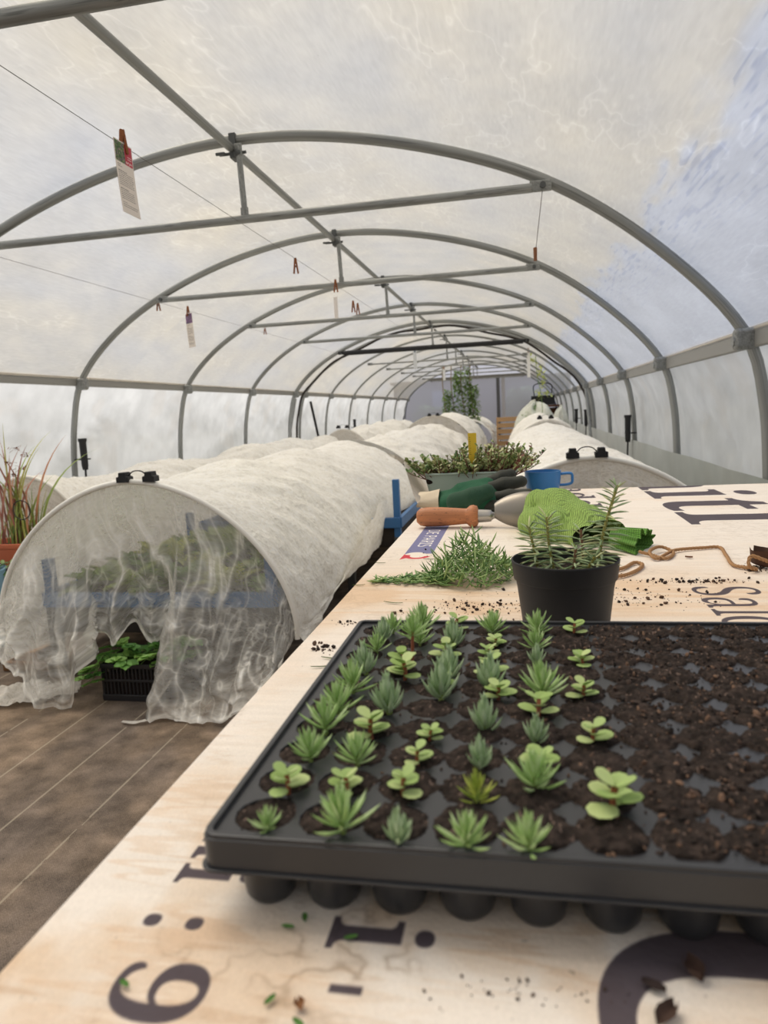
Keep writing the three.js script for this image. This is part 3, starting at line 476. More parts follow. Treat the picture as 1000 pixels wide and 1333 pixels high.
{
  const a = onX(147, 186, WX), b = onX(171, 206, WX), w = Math.abs(a.z - b.z), zc = (a.z + b.z) / 2, h = 0.25;
  card('red', WX + 0.003, WY + 0.008, zc, w, h, 'paper plant card with green photo and red block, hung on the wire', 0);
  peg(V(WX, WY + 0.015, zc - 0.01), 'wooden peg holding the red and green card', 1.1, Math.PI / 2 - 0.6);
  const q = onX(245, 408, -2.93);
  card('violet', -2.927, q.y + 0.0, q.z, 0.13, 0.3, 'paper plant card with violet photo, hung over the beds', 0.9);
  peg(V(-2.93, q.y + 0.02, q.z), 'wooden peg holding the violet card', 1.2, 0);
  for (const [u, v, x, lab] of [[385, 346, WX, 'empty wooden peg on the wire under the ridge pole'], [437, 372, WX, 'wooden peg gripping a narrow white strip under the ridge pole'], [460, 399, WX, 'dark peg beside a red one far along the ridge wire'], [466, 402, WX, 'reddish peg beside a dark one far along the ridge wire'], [206, 397, -2.93, 'wooden peg at the end of a cross bar over the beds'], [345, 430, -2.93, 'wooden peg below a farther cross bar over the beds']]) peg(onX(u, v, x), lab, 1.3, 0.3);
  const s = onX(437, 385, WX); tag(mesh('paper_strip', box(0.03, 0.16, 0.002, s.x, s.y - 0.09, s.z + 0.01, 0.0008), mat(col(236, 228, 222), 0.8)), 'narrow white paper strip hanging from a peg under the ridge pole', 'paper strip');
  const top = V(0.13, 2.2, -3.57), n = onZ(697, 331, -3.57);
  tag(mesh('string', rod(top, V(n.x, n.y, -3.57), 0.0016, 5), wireMat), 'thin string hanging from the end of the nearest cross bar', 'string');
  tag(mesh('cork', lathe([[0, -0.03], [0.008, -0.03], [0.009, 0.03], [0, 0.03]], 8).translate(n.x, n.y, -3.57), mat(col(140, 92, 62), 0.8)), 'small brown peg at the bottom of the hanging string', 'peg');
  for (const [u, v, z, h, c, lab] of [[540, 456, -12.3, 0.32, [226, 228, 230], 'white and blue paper strip hanging below the heavy black bar'], [578, 479, -17.8, 0.3, [230, 230, 228], 'white paper strip hanging before the climbers'], [688, 456, -13.9, 0.5, [240, 238, 232], 'long white paper strip hanging beside the thin vine']]) {
    const q = onZ(u, v, z); const t = thing('paper_strip', lab, 'paper strip', [q.x, q.y, z]);
    mesh('paper', box(0.06, h, 0.003, 0, -h / 2, 0, 0.001), mat(col(...c), 0.8), t);
    mesh('peg', box(0.02, 0.09, 0.02, 0, 0.01, 0), lab.includes('blue') ? mat(col(70, 96, 120), 0.7) : pegWood, t);
  }
}

// ------------------------------------------------------------------ work table and printed cloth
const TX0 = -0.262, TX1 = 1.02, TZ0 = -0.1, TZ1 = -2.285;
{
  const t = thing('work_table', 'long wooden work table under the printed cloth', 'table', [0, 0, 0]);
  mesh('tabletop', box(TX1 - TX0 - 0.006, 0.034, TZ0 - TZ1 - 0.006, (TX0 + TX1) / 2, TABLE - 0.0205, (TZ0 + TZ1) / 2, 0.004), woodMat, t);
  for (const x of [TX0 + 0.1, TX1 - 0.06]) for (const z of [TZ0 - 0.08, TZ1 + 0.1]) mesh('leg', box(0.06, TABLE - 0.04, 0.06, x, (TABLE - 0.04) / 2, z), woodMat, t);
}
const CX0 = -0.36, CW = 1.4, CZ0 = -2.32, CL = 2.24; // cloth canvas frame in metres
const clothTex = (() => {
  const c = document.createElement('canvas'); c.width = 2048; c.height = 2048; const x = c.getContext('2d'), im = x.createImageData(2048, 2048), d = im.data;
  for (let j = 0; j < 2048; j++) for (let i = 0; i < 2048; i++) {
    const X = CX0 + (i + 0.5) / 2048 * CW, Z = CZ0 + (j + 0.5) / 2048 * CL;
    const near = smooth(-0.75, -0.35, Z), band = Math.exp(-Math.pow((Z + 0.98 + 0.06 * (fbm(X * 4, 2.2, 403, 2) - .5)) / 0.12, 2));
    const grainy = fbm(X * 7 + 3 * fbm(X * 2, Z * 9, 401, 2), Z * 150, 402, 3), lines = band < 0.02 ? 0 : Math.pow(ridge(fbm(X * 2.2, Z * 46 + 1.2 * fbm(X * 6, Z * 6, 404, 2), 405, 3)), 5);
    const stain = smooth(0.48, 0.72, fbm(X * 7, Z * 7, 406, 5)), blot = smooth(0.52, 0.7, fbm(X * 16, Z * 11, 407, 5)), weave = Math.sin(i * 2.1) * Math.sin(j * 2.1), fine = hash2(i, j, 6) - 0.5, scuff = Math.pow(ridge(fbm(X * 8 + Z * 60, Z * 14 - X * 50, 408, 3)), 9) * smooth(0.45, 0.65, fbm(X * 11, Z * 11, 412, 3));
    const st = clamp(0.1 + 0.6 * stain * (0.35 + 0.65 * Math.max(near, band)) + 0.35 * blot * near + band * (0.35 + 0.35 * (grainy - .3) + 0.5 * lines));
    let r = lerp(240, 222, st), g = lerp(232, 194, st), b = lerp(222, 164, st);
    const k = 1 + 0.05 * (grainy - 0.5) + 0.022 * weave + 0.05 * fine - 0.12 * scuff * (0.4 + near) - (vn(X * 420, Z * 420, 409) > 0.985 ? 0.22 : 0);
    const dirty = (0.25 + 0.75 * near) * (smooth(0.5, 0.75, fbm(X * 30 + 4 * grainy, Z * 22, 413, 4)) * 0.5 + 0.5 * scuff); r *= 1 - 0.08 * dirty; g *= 1 - 0.15 * dirty; b *= 1 - 0.22 * dirty;
    const o = (j * 2048 + i) * 4; d[o] = clamp(r * k, 0, 255); d[o + 1] = clamp(g * k, 0, 255); d[o + 2] = clamp(b * k, 0, 255); d[o + 3] = 255;
  }
  x.putImageData(im, 0, 0);
  const sx = 2048 / CW, sz = 2048 / CL;
  // text reads towards the near end of the table, its top to the wall side: local x -> +z, local up -> +x
  const put = (text, bx, z, size, font, stretch = 1, fill = 'rgba(66,58,66,0.88)') => { x.save(); x.setTransform(0, sz, -sx, 0, (bx - CX0) * sx, (z - CZ0) * sz); x.scale(size / 100 * stretch, size / 100); x.font = `${font.replace('SIZE', '100px')}`; x.fillStyle = fill; x.fillText(text, 0, 0); x.restore(); };
  const rect = (x0, x1, z0, z1, fill) => { x.fillStyle = fill; x.fillRect((x0 - CX0) * sx, (z0 - CZ0) * sz, (x1 - x0) * sx, (z1 - z0) * sz); };
  const serif = 'bold SIZE serif', light = 'SIZE serif';
  put('nitl', 0.352, -2.56, 0.36, serif, 1.55);
  put('add', 0.118, -2.36, 0.115, serif, 2.3);
  put('Sal', 0.232, -1.055, 0.118, light, 0.9); put('o', 0.232, -0.912, 0.118, light, 1.1);
  put('i', -0.2085, -0.372, 0.062, serif, 0.9); put(':', -0.208, -0.331, 0.062, serif, 0.95); put('9', -0.2, -0.298, 0.066, serif, 1.15); put('n', -0.2085, -0.412, 0.062, serif, 0.9);
  put('i', -0.104, -0.338, 0.072, serif, 1.0); rect(-0.095, -0.079, -0.2915, -0.2865, 'rgba(66,58,66,0.88)');
  put('C', 0.03, -0.36, 0.2, serif, 0.9);
  // blue and red label: DE PARIS
  x.save(); rect(-0.2205, -0.167, -1.64, -1.305, 'rgb(124,124,160)');
  x.setTransform(0, sz, -sx, 0, (-0.2205 - CX0) * sx, (-1.64 - CZ0) * sz); // local: x along the strip, -y across
  x.fillStyle = 'rgb(240,228,214)'; x.beginPath(); x.ellipse(0.35, -0.021, 0.03, 0.022, 0, 0, 7); x.fill();
  x.strokeStyle = 'rgb(206,70,80)'; x.lineWidth = 0.011; x.beginPath(); x.ellipse(0.352, -0.027, 0.024, 0.02, 0, -1.3, 1.9); x.stroke();
  x.fillStyle = 'rgb(206,70,80)'; x.beginPath(); x.moveTo(0.335, 0); x.lineTo(0.385, 0.002); x.lineTo(0.368, -0.012); x.fill();
  x.restore();
  put('DE PARIS', -0.2065, -1.575, 0.037, 'SIZE sans-serif', 1.32, 'rgb(240,234,228)');
  const t = new THREE.CanvasTexture(c); t.colorSpace = THREE.SRGBColorSpace; return t;
})();
const clothBump = texture(512, 512, (u, v) => { const b = 0.5 * fbm(u * 9, v * 9, 421, 4, 9, 9) + 0.2 * vn(u * 200, v * 200, 422, 200, 200); return [b, b, b]; });
clothBump.repeat.set(3, 5);
{
  const flap = (z) => 0.075 * smooth(-1.88, -2.05, z) * smooth(-2.3, -2.16, z);
  const g = grid(90, 150, (u, v) => {
    const z = lerp(TZ0, TZ1, v), e = flap(z), x = lerp(TX0 - e, TX1, u), out = clamp((TX0 + 0.03 - x) / 0.1);
    return V(x, TABLE + 0.03 * out * out * (e > 0 ? 1 : 0) * 4 * smooth(0, 0.06, e) + 0.0015 * (fbm(x * 6, z * 6, 431, 3) - 0.5), z);
  });
  const p = g.attributes.position, uv = g.attributes.uv;
  for (let i = 0; i < p.count; i++) uv.setXY(i, (p.getX(i) - CX0) / CW, 1 - (p.getZ(i) - CZ0) / CL);
  const cl = mesh('printed_cloth', g, mat(0xffffff, 0.72, { map: clothTex, bumpMap: clothBump, bumpScale: 0.0012, specularIntensity: 0.35 }));
  tag(cl, 'cream stained cloth printed with dark letters and a blue label on the table', 'tablecloth');
}

// ------------------------------------------------------------------ cell tray
const NX = 15, NZ = 10, PIT = 0.0374, TRX = -0.172, TRZ = -0.326, DECK = TABLE + 0.0475, RIMW = 0.0075;
const cellX = (i) => TRX + RIMW + PIT * (i + 0.5), cellZ = (j) => TRZ - RIMW - PIT * (j + 0.5);
const TW = NX * PIT + 2 * RIMW, TD = NZ * PIT + 2 * RIMW;
const soilTex = texture(512, 512, (u, v) => { const n = fbm(u * 40, v * 40, 501, 4, 40, 40), ch = vn(u * 110, v * 70, 502, 110, 70), k = 0.17 + 0.2 * (n - 0.45) + (ch > 0.9 ? 0.2 : 0); return [k * 1.12, k * 0.95, k * 0.86]; }, { srgb: true });
const soilBump = texture(512, 512, (u, v) => { const b = fbm(u * 50, v * 50, 503, 4, 50, 50); return [b, b, b]; });
const soilMat = mat(0xffffff, 0.95, { map: soilTex, bumpMap: soilBump, bumpScale: 0.003, specularIntensity: 0.3 });
const trayMat = mat(col(50, 51, 54), 0.34, { specularIntensity: 1 });
const crumbGeo = (() => { const g = new THREE.IcosahedronGeometry(1, 0), p = g.attributes.position, R = mulberry(8), m = {}; for (let i = 0; i < p.count; i++) { const k = [p.getX(i), p.getY(i), p.getZ(i)].map((a) => a.toFixed(3)).join(); m[k] ??= 0.65 + 0.6 * R(); p.setXYZ(i, p.getX(i) * m[k], p.getY(i) * m[k], p.getZ(i) * m[k]); } g.computeVertexNormals(); return g; })();
function roundRect(w, h, r, P = THREE.Shape) { const s = new P(); s.moveTo(-w / 2 + r, -h / 2); s.lineTo(w / 2 - r, -h / 2); s.absarc(w / 2 - r, -h / 2 + r, r, -Math.PI / 2, 0); s.lineTo(w / 2, h / 2 - r); s.absarc(w / 2 - r, h / 2 - r, r, 0, Math.PI / 2); s.lineTo(-w / 2 + r, h / 2); s.absarc(-w / 2 + r, h / 2 - r, r, Math.PI / 2, Math.PI); s.lineTo(-w / 2, -h / 2 + r); s.absarc(-w / 2 + r, -h / 2 + r, r, Math.PI, 1.5 * Math.PI); return s; }
const tray = thing('cell_tray', 'black plastic cell tray filled with dark potting soil on the cloth', 'seed tray', [TRX + TW / 2, TABLE, TRZ - TD / 2]);
{
  const lx = (i) => cellX(i) - tray.position.x, lz = (j) => cellZ(j) - tray.position.z, D = DECK - TABLE;
  const s = roundRect(TW - 0.002, TD - 0.002, 0.006);
  for (let i = 0; i < NX; i++) for (let j = 0; j < NZ; j++) { const h = new THREE.Path(); h.absarc(lx(i), -lz(j), PIT * 0.475, 0, Math.PI * 2, true); s.holes.push(h); }
  mesh('deck', new THREE.ExtrudeGeometry(s, { depth: 0.001, curveSegments: 7, bevelEnabled: true, bevelSize: 0.0006, bevelThickness: 0.0007, bevelSegments: 2 }).rotateX(-Math.PI / 2).translate(0, D - 0.0017, 0), trayMat, tray);
  const ring = (w, d, t, r, depth, y, bevel) => { const o = roundRect(w, d, r); o.holes.push(roundRect(w - 2 * t, d - 2 * t, Math.max(0.001, r - t), THREE.Path)); return new THREE.ExtrudeGeometry(o, { depth, curveSegments: 6, bevelEnabled: true, bevelSize: bevel, bevelThickness: bevel, bevelSegments: 2 }).rotateX(-Math.PI / 2).translate(0, y, 0); };
  mesh('rim', merge([ring(TW, TD, 0.0025, 0.008, 0.0026, D - 0.0004, 0.0008), ring(TW + 0.002, TD + 0.002, 0.0014, 0.008, 0.0165, D - 0.0165, 0.0006), ring(TW + 0.006, TD + 0.006, 0.003, 0.009, 0.0008, D - 0.0172, 0.0005)]), trayMat, tray);
  const cup = lathe([[PIT * 0.475, 0], [PIT * 0.45, -0.012], [PIT * 0.41, -D + 0.012], [PIT * 0.38, -D + 0.005], [PIT * 0.30, -D + 0.0012], [PIT * 0.2, -D + 0.0006], [0.004, -D + 0.0006]], 20);
  for (let j = 0; j < NZ; j++) for (let i = 0; i < NX; i++) { const m = mesh('cell_cup', cup, trayMat, tray); m.position.set(lx(i), D - 0.001, lz(j)); }
  const W = NX * PIT, L = NZ * PIT;
  const sg = grid(260, 176, (u, v) => {
    const x = (u - 0.5) * W, z = (0.5 - v) * L, ci = u * NX, cj = v * NZ, dx = (ci - Math.floor(ci) - 0.5) * 2, dz = (cj - Math.floor(cj) - 0.5) * 2, r = Math.hypot(dx, dz);
    const spill = 0.58 + 0.42 * smooth(0.6, 4.5, ci + 2.4 * (fbm(ci, cj, 511, 2) - 0.5)), n = fbm(u * 160, v * 110, 512, 3) - 0.5, big = fbm(ci * 0.9, cj * 0.9, 513, 2) - 0.5;
    const edge = Math.min(u, 1 - u) * NX < 0.04 || Math.min(v, 1 - v) * NZ < 0.04 ? 0.004 : 0;
    const y = lerp(-0.0042, 0.0012, spill) + 0.0062 * n + lerp(0.001, 0.0022, spill) * (1.02 - r) * 1.3 + 0.0022 * big - smooth(0.98, 1.12, r) * 0.006 - edge;
    return V(x, D + y, z);
  }, [3.2, 2.1]);
  stuffPart(mesh('potting_soil', sg, soilMat, tray));
  const cr = new THREE.InstancedMesh(crumbGeo, mat(0xffffff, 0.95), 4600), R = mulberry(21), mx = new THREE.Matrix4(), tone = [[66, 52, 44], [40, 32, 28], [86, 66, 54], [116, 90, 72], [50, 40, 35]].map((c) => col(...c));
  for (let k = 0; k < 4600; k++) {
    const i = Math.pow(R(), 0.6) * NX, j = R() * NZ, dx = (i % 1 - 0.5) * 2, dz = (j % 1 - 0.5) * 2, r = Math.hypot(dx, dz), sp = smooth(3.2, 6.5, i), low = r > 1.05 ? (R() < 0.8 ? -0.02 : 0.0004) : lerp(-0.003, 0.002, sp) + 0.002 * (1 - r);
    const sc = 0.0007 + 0.0019 * R() * R();
    mx.compose(V((i / NX - 0.5) * W, D + low, (0.5 - j / NZ) * L), new THREE.Quaternion().setFromEuler(new THREE.Euler(R() * 6, R() * 6, R() * 6)), V(sc * (1 + R()), sc * 0.8, sc));
    cr.setMatrixAt(k, mx); cr.setColorAt(k, tone[Math.floor(R() * 5)]);
  }
  cr.name = 'soil_crumbs'; cr.userData.kind = 'stuff'; tray.add(cr);
}
// ------------------------------------------------------------------ seedlings
function needle(L, r, bend = 0.25, n = 5, k = 5) { // fleshy pointed leaf along +z, bending up
  const p = [], idx = [];
  for (let j = 0; j <= n; j++) { const v = j / n, w = r * (v < 0.6 ? 0.55 + 0.75 * v : 1.0 * Math.pow((1 - v) / 0.4, 0.7) + 0.02), y = bend * L * v * v; for (let i = 0; i < k; i++) { const a = i / k * 6.2832; p.push(Math.cos(a) * w, y + Math.sin(a) * w * 0.7, v * L); } }
  for (let j = 0; j < n; j++) for (let i = 0; i < k; i++) { const a = j * k + i, b = j * k + (i + 1) % k; idx.push(a, b, b + k, a, b + k, a + k); }
  const g = new THREE.BufferGeometry(); g.setAttribute('position', new THREE.Float32BufferAttribute(p, 3)); g.setIndex(idx); g.computeVertexNormals(); g.setAttribute('uv', new THREE.Float32BufferAttribute(new Float32Array(p.length / 3 * 2), 2)); return g;
}
function paddle(L, W, cup = 0.2) { // round fleshy leaf on a short petiole, along +z
  const g = new THREE.SphereGeometry(0.5, 10, 7), p = g.attributes.position;
  for (let i = 0; i < p.count; i++) { let x = p.getX(i) * 2, y = p.getY(i) * 2, z = p.getZ(i) * 2; const v = (z + 1) / 2, w = v < 0.3 ? 0.25 + v * 1.9 : 0.82 + 0.18 * Math.sin((v - 0.3) * 3); p.setXYZ(i, x * W / 2 * w, y * L * 0.05 + cup * W * 0.5 * x * x + 0.1 * L * v * v, v * L); }
  g.computeVertexNormals(); return g;
}
const leafTone = { needle: [[176, 208, 132], [198, 224, 156], [214, 234, 178]], rosette: [[192, 214, 172], [210, 228, 190], [174, 200, 152]], round: [[182, 206, 130], [204, 220, 152], [166, 194, 112]], lime: [[192, 208, 96], [208, 216, 110], [176, 196, 88]] };
const toneMat = Object.fromEntries(Object.entries(leafTone).map(([k, a]) => [k, a.map((c) => mat(col(...c), 0.45, { transmission: 0.28, thickness: 0, specularIntensity: 0.4 }))]));
const stemRed = mat(col(150, 84, 60), 0.6), stemGreen = mat(col(132, 150, 80), 0.6);
const nd = needle(0.0205, 0.00135, 0.22), ndS = needle(0.0145, 0.0016, 0.5), pad = paddle(0.0128, 0.0118);
function seedlingProto(kind, seed) {
  const g = new THREE.Group(), R = mulberry(seed);
  const put = (geo, m, y, yaw, pitch, s) => { const o = mesh('leaf', geo, m, g); o.position.y = y; o.rotation.set(-pitch, yaw, 0, 'YXZ'); o.scale.setScalar(s); };
  if (kind === 'needle' || kind === 'lime') { const H = 0.009 + 0.007 * R(), n = 38; for (let i = 0; i < n; i++) { const t = i / n; put(nd, toneMat[kind][i % 3], 0.002 + H * t, i * 2.4 + R() * 0.4, lerp(0.15, 1.35, t) + R() * 0.2, lerp(0.9, 0.55, t) * (0.85 + 0.3 * R())); } mesh('stem', rod(V(0, -0.006, 0), V(0, H, 0), 0.0014, 6), stemGreen, g); }
  if (kind === 'rosette') { const H = 0.012, n = 36; for (let i = 0; i < n; i++) { const t = i / n; put(ndS, toneMat.rosette[i % 3], 0.001 + H * t, i * 2.4 + R() * 0.3, lerp(0.35, 1.4, t), lerp(1.0, 0.75, t) * (0.9 + 0.2 * R())); } mesh('stem', rod(V(0, -0.006, 0), V(0, H, 0), 0.0018, 6), stemGreen, g); }
  if (kind === 'round') { const H = 0.007 + 0.007 * R(), tiers = 3 + (R() > 0.5 ? 1 : 0); for (let t = 0; t < tiers; t++) for (let k = 0; k < 2; k++) put(pad, toneMat.round[(t + k) % 3], H * (0.35 + 0.65 * t / (tiers - 1)), t * 1.57 + k * 3.14 + R() * 0.5, lerp(0.0, 0.45, t / tiers) + R() * 0.2, lerp(1.0, 0.6, t / tiers) * (0.85 + 0.3 * R())); mesh('stem', tube([V(0, -0.006, 0), V(0.0012, H * 0.5, 0), V(0, H, 0)], 0.0013, 8, 6), stemRed, g); }
  return g;
}
const protos = {}; for (const k of ['needle', 'rosette', 'round', 'lime']) protos[k] = [1, 2, 3].map((s) => seedlingProto(k, s * 13 + k.length));
const cellsTaken = new Set();
const plants = [
  [349, 1083, 'needle', .7], [375, 1035, 'round', 1.15], [405, 992, 'needle', 1.15], [447, 1087, 'needle', 1.35, 'largest spiky stonecrop seedling, second cell along the front rim of the tray'], [452, 1037, 'round', 1.05], [466, 999, 'needle', 1.15],
  [520, 1100, 'rosette', .95], [527, 1037, 'round', 1.05], [545, 999, 'round', .95], [609, 1107, 'needle', 1.05], [622, 1049, 'lime', .85, 'yellow-green spiky stonecrop seedling in the cell tray'], [627, 1003, 'rosette', 1.05], [561, 966, 'round', .9],
  [690, 1113, 'needle', 1.0], [699, 1061, 'needle', 1.3, 'tall bushy spiky stonecrop seedling one row behind the front rim of the tray'], [702, 1008, 'round', 1.25], [801, 1062, 'round', 1.5, 'bright tall round-leaved seedling standing alone in bare soil near the front rim'],
  [702, 937, 'round', 1.25], [698, 970, 'rosette', 1.0], [707, 913, 'needle', 1.45], [699, 866, 'rosette', .9], [698, 848, 'needle', 1.1], [700, 828, 'needle', 1.2], [749, 829, 'round', 1.1], [757, 869, 'round', 1.1], [761, 913, 'round', 1.1], [773, 972, 'round', 1.1],
  [512, 826, 'needle', 1.1], [499, 836, 'rosette', 1.2], [491, 851, 'needle', 1.0], [477, 879, 'rosette', 1.4], [460, 904, 'needle', 1.3], [442, 932, 'needle', 1.35], [425, 956, 'needle', 1.35],
  [550, 822, 'needle', 1.4], [547, 841, 'needle', 1.1], [537, 863, 'palm', 1.2, 'palm-like seedling on a long bare red stem in the cell tray'], [526, 887, 'round', 1.4], [517, 899, 'round', 1.3], [507, 930, 'rosette', 1.5], [485, 965, 'round', 1.4],
  [595, 824, 'round', 1.2], [590, 845, 'rosette', 1.4], [581, 860, 'round', 1.2], [585, 886, 'rosette', 1.4], [575, 912, 'rosette', 1.55], [567, 939, 'round', 1.0],
  [641, 828, 'needle', 1.3], [646, 844, 'round', 1.0], [637, 861, 'round', 1.0], [639, 885, 'round', 1.3], [650, 913, 'round', 1.2], [634, 935, 'rosette', 1.45], [630, 972, 'rosette', 1.3],
];
plants.forEach(([u, v, kind, s, label], i) => {
  const p = onY(u, v, DECK - 0.001), k = kind === 'palm' ? 'needle' : kind, o = protos[k][i % 3].clone();
  o.name = numbered(k === 'round' ? 'round_leaf_seedling' : k === 'rosette' ? 'rosette_seedling' : 'spiky_seedling');
  o.position.copy(p); o.rotation.y = rr(0, 6.28); o.scale.setScalar(s * (k === 'round' ? 0.95 : 0.92)); o.rotation.z = rr(-0.08, 0.08);
  if (kind === 'palm') { for (const c of o.children) c.position.y += c.name === 'leaf' ? 0.02 : 0; const st = o.children.find((c) => c.name === 'stem'); o.remove(st); mesh('stem', rod(V(0, -0.004, 0), V(0, 0.034, 0), 0.0013, 6), stemRed, o); }
  scene.add(o);
  const ORD = ['first', 'second', 'third', 'fourth', 'fifth', 'sixth', 'seventh', 'eighth', 'ninth', 'tenth'], ci = clamp(Math.floor((p.x - TRX - RIMW) / PIT), 0, 9), row = clamp(Math.floor((p.z - (TRZ - TD + RIMW)) / PIT), 0, 9), cj = [0, -1, 1, -2, 2, 3, -3].map((k) => row + k).find((k) => k >= 0 && k < 10 && !cellsTaken.has(ci + '-' + k)) ?? row;
  if (cj !== row) o.position.z = cellZ(9 - cj);
  const full = label ?? `${{ needle: 'spiky', rosette: 'blue-green rosette', round: 'round-leaved' }[k]} seedling, ${ORD[ci]} tray row from the path edge, ${ORD[cj]} cell from the pot end`;
  if (cellsTaken.has(ci + '-' + cj)) console.log('cell twice', ci, cj, u, v); cellsTaken.add(ci + '-' + cj);
  tag(o, full, 'seedling', 'seedlings in the cell tray');
});

// ------------------------------------------------------------------ things on the table
{ // black pot with two stonecrop shoots
  const c = V(0.047, TABLE, -0.828), t = thing('potted_stonecrop', 'black plastic pot with upright needle-leaved stonecrop shoots', 'potted plant', [c.x, c.y, c.z]);
  mesh('pot', lathe([[0.001, 0.003], [0.046, 0.001], [0.048, 0.003], [0.0555, 0.066], [0.0565, 0.068], [0.0585, 0.069], [0.0608, 0.088], [0.0612, 0.0905], [0.0600, 0.0915], [0.0588, 0.0905], [0.0568, 0.07], [0.053, 0.05]], 48), mat(col(38, 37, 38), 0.5, { specularIntensity: 0.5 }), t);
  mesh('potting_soil', grid(30, 30, (u, v) => { const a = u * 6.2832, r = v * 0.0565; return V(Math.cos(a) * r, 0.077 + 0.004 * (fbm(Math.cos(a) * r * 300 + 50, Math.sin(a) * r * 300 + 50, 601, 3) - 0.5), Math.sin(a) * r); }, [1, 1]), soilMat, t);
  const lf = needle(0.024, 0.0016, -0.14), R = mulberry(31), tones = [[140, 164, 116], [166, 184, 140], [122, 146, 98], [186, 190, 136]].map((q) => mat(col(...q), 0.5));
  const stemM = [mat(col(150, 142, 70), 0.6), mat(col(124, 86, 62), 0.6)];
  const shoots = [[[0.035, 0.076, 0.012], [0.042, 0.12, 0.008], [0.06, 0.172, -0.012], 74, 1.0, 0], [[-0.012, 0.076, 0.022], [-0.018, 0.11, 0.02], [-0.02, 0.142, 0.016], 60, 1.0, 0], [[-0.03, 0.076, 0.0], [-0.034, 0.1, 0], [-0.04, 0.128, -0.004], 44, 0.9, 0], [[0.005, 0.076, 0.03], [0.008, 0.09, 0.032], [0.01, 0.108, 0.034], 26, 0.85, 1], [[0.02, 0.076, -0.02], [0.022, 0.09, -0.02], [0.02, 0.12, -0.024], 26, 0.9, 1], [[0.02, 0.076, 0.03], [0.024, 0.088, 0.034], [0.03, 0.1, 0.038], 22, 0.8, 0]];
  shoots.forEach(([a, b, d, n, s, q]) => {
    const cv = new THREE.CatmullRomCurve3([V(...a), V(...b), V(...d)]); const st = mesh('shoot', new THREE.TubeGeometry(cv, 14, 0.0018, 6), stemM[q], t);
    for (let i = 0; i < n; i++) { const k = 0.12 + 0.88 * i / n, p = cv.getPoint(k), o = mesh('leaf', lf, tones[i % 4], st); o.position.copy(p); o.rotation.set(-lerp(-0.15, 0.75, Math.pow(k, 3)) - 0.25 * R(), i * 2.4 + R() * 0.5, 0, 'YXZ'); o.scale.setScalar(s * lerp(1.05, 0.75, Math.pow(k, 4)) * (0.8 + 0.4 * R())); }
  });
}
{ // trough of stonecrop
  const y0 = TABLE + 0.001, t = thing('planter_trough', 'grey-green trough crowded with small-leaved stonecrop', 'planter', [-0.143, y0, -2.06]);
  const body = grid(64, 12, (u, v) => { const a = u * 6.2832, rx = lerp(0.112, 0.13, v), rz = lerp(0.055, 0.07, v), c = Math.cos(a), s = Math.sin(a), k = Math.pow(Math.pow(Math.abs(c), 8) + Math.pow(Math.abs(s), 8), -1 / 8); return V(c * k * rx, v * 0.086, s * k * rz); });
  const gm = mat(col(160, 176, 166), 0.6);
  mesh('trough_wall', body, gm, t); mesh('bottom', box(0.21, 0.006, 0.1, 0, 0.004, 0), gm, t);
  mesh('rim', tube(Array.from({ length: 40 }, (_, i) => { const a = i / 40 * 6.2832, c = Math.cos(a), s = Math.sin(a), k = Math.pow(Math.pow(Math.abs(c), 8) + Math.pow(Math.abs(s), 8), -1 / 8); return V(c * k * 0.131, 0.086, s * k * 0.071); }), 0.0032, 160, 6, true), gm, t);
  mesh('potting_soil', box(0.248, 0.02, 0.128, 0, 0.066, 0, 0.01), soilMat, t);
  const R = mulberry(41), red = [], A = [], B = [], Cc = [], pd = paddle(0.0115, 0.0085, 0.2);
  for (let i = 0; i < 230; i++) {
    const x = (R() - .5) * 0.26, z = (R() - .5) * 0.13, h = (0.025 + 0.05 * R()) * (0.75 + 0.5 * Math.exp(-Math.pow((x - 0.05) / 0.09, 2))), lx = x * 0.6 * R() + (R() - .5) * 0.06, lz = (R() - .5) * 0.05 + z * 0.3;
    const e = V(x + lx, 0.075 + h, z + lz), cv = new THREE.CatmullRomCurve3([V(x, 0.07, z), V(x + lx * 0.7, 0.075 + h * 0.55, z + lz * 0.7), e]);
    red.push(new THREE.TubeGeometry(cv, 6, 0.0011, 4));
    const n = 7 + Math.floor(R() * 6);
    for (let k = 0; k < n; k++) { const p = cv.getPoint(0.3 + 0.7 * k / (n - 1)); (x > 0.02 && R() < 0.5 ? [Cc, B, red][Math.floor(R() * 2.4)] : [A, B, Cc][Math.floor(R() * 3)]).push(place(pd, p, R() * 6.28, 0.1 + R() * 0.9, 0.7 + 0.8 * R())); }
  }
  mesh('stems', merge(red), mat(col(112, 66, 54), 0.7), t).userData.kind = 'stuff';
  stuffPart(mesh('foliage', merge(A), mat(col(98, 126, 66), 0.55), t)); stuffPart(mesh('foliage', merge(B), mat(col(150, 166, 104), 0.55), t)); stuffPart(mesh('foliage', merge(Cc), mat(col(178, 178, 128), 0.55), t));
  const lp = onZ(616, 598, -2.03), pl = thing('plant_label', 'yellow plastic plant label standing in the trough', 'plant label', [lp.x, lp.y - 0.015, -2.02]);
  const f = new THREE.Shape([[-0.011, 0.02], [0, -0.02], [0.011, 0.02], [0.012, 0.09], [-0.012, 0.09]].map(([x, y]) => new THREE.Vector2(x, y)));
  mesh('blade', new THREE.ExtrudeGeometry(f, { depth: 0.001, bevelEnabled: false }), mat(col(226, 190, 48), 0.5), pl);
  for (let k = 0; k < 9; k++) mesh('print_mark', box(k % 3 ? 0.004 : 0.007, 0.0012, 0.0004, -0.007, 0.03 + k * 0.006, 0.0013, 0.0001), mat(col(120, 100, 40), 0.6), pl);
}
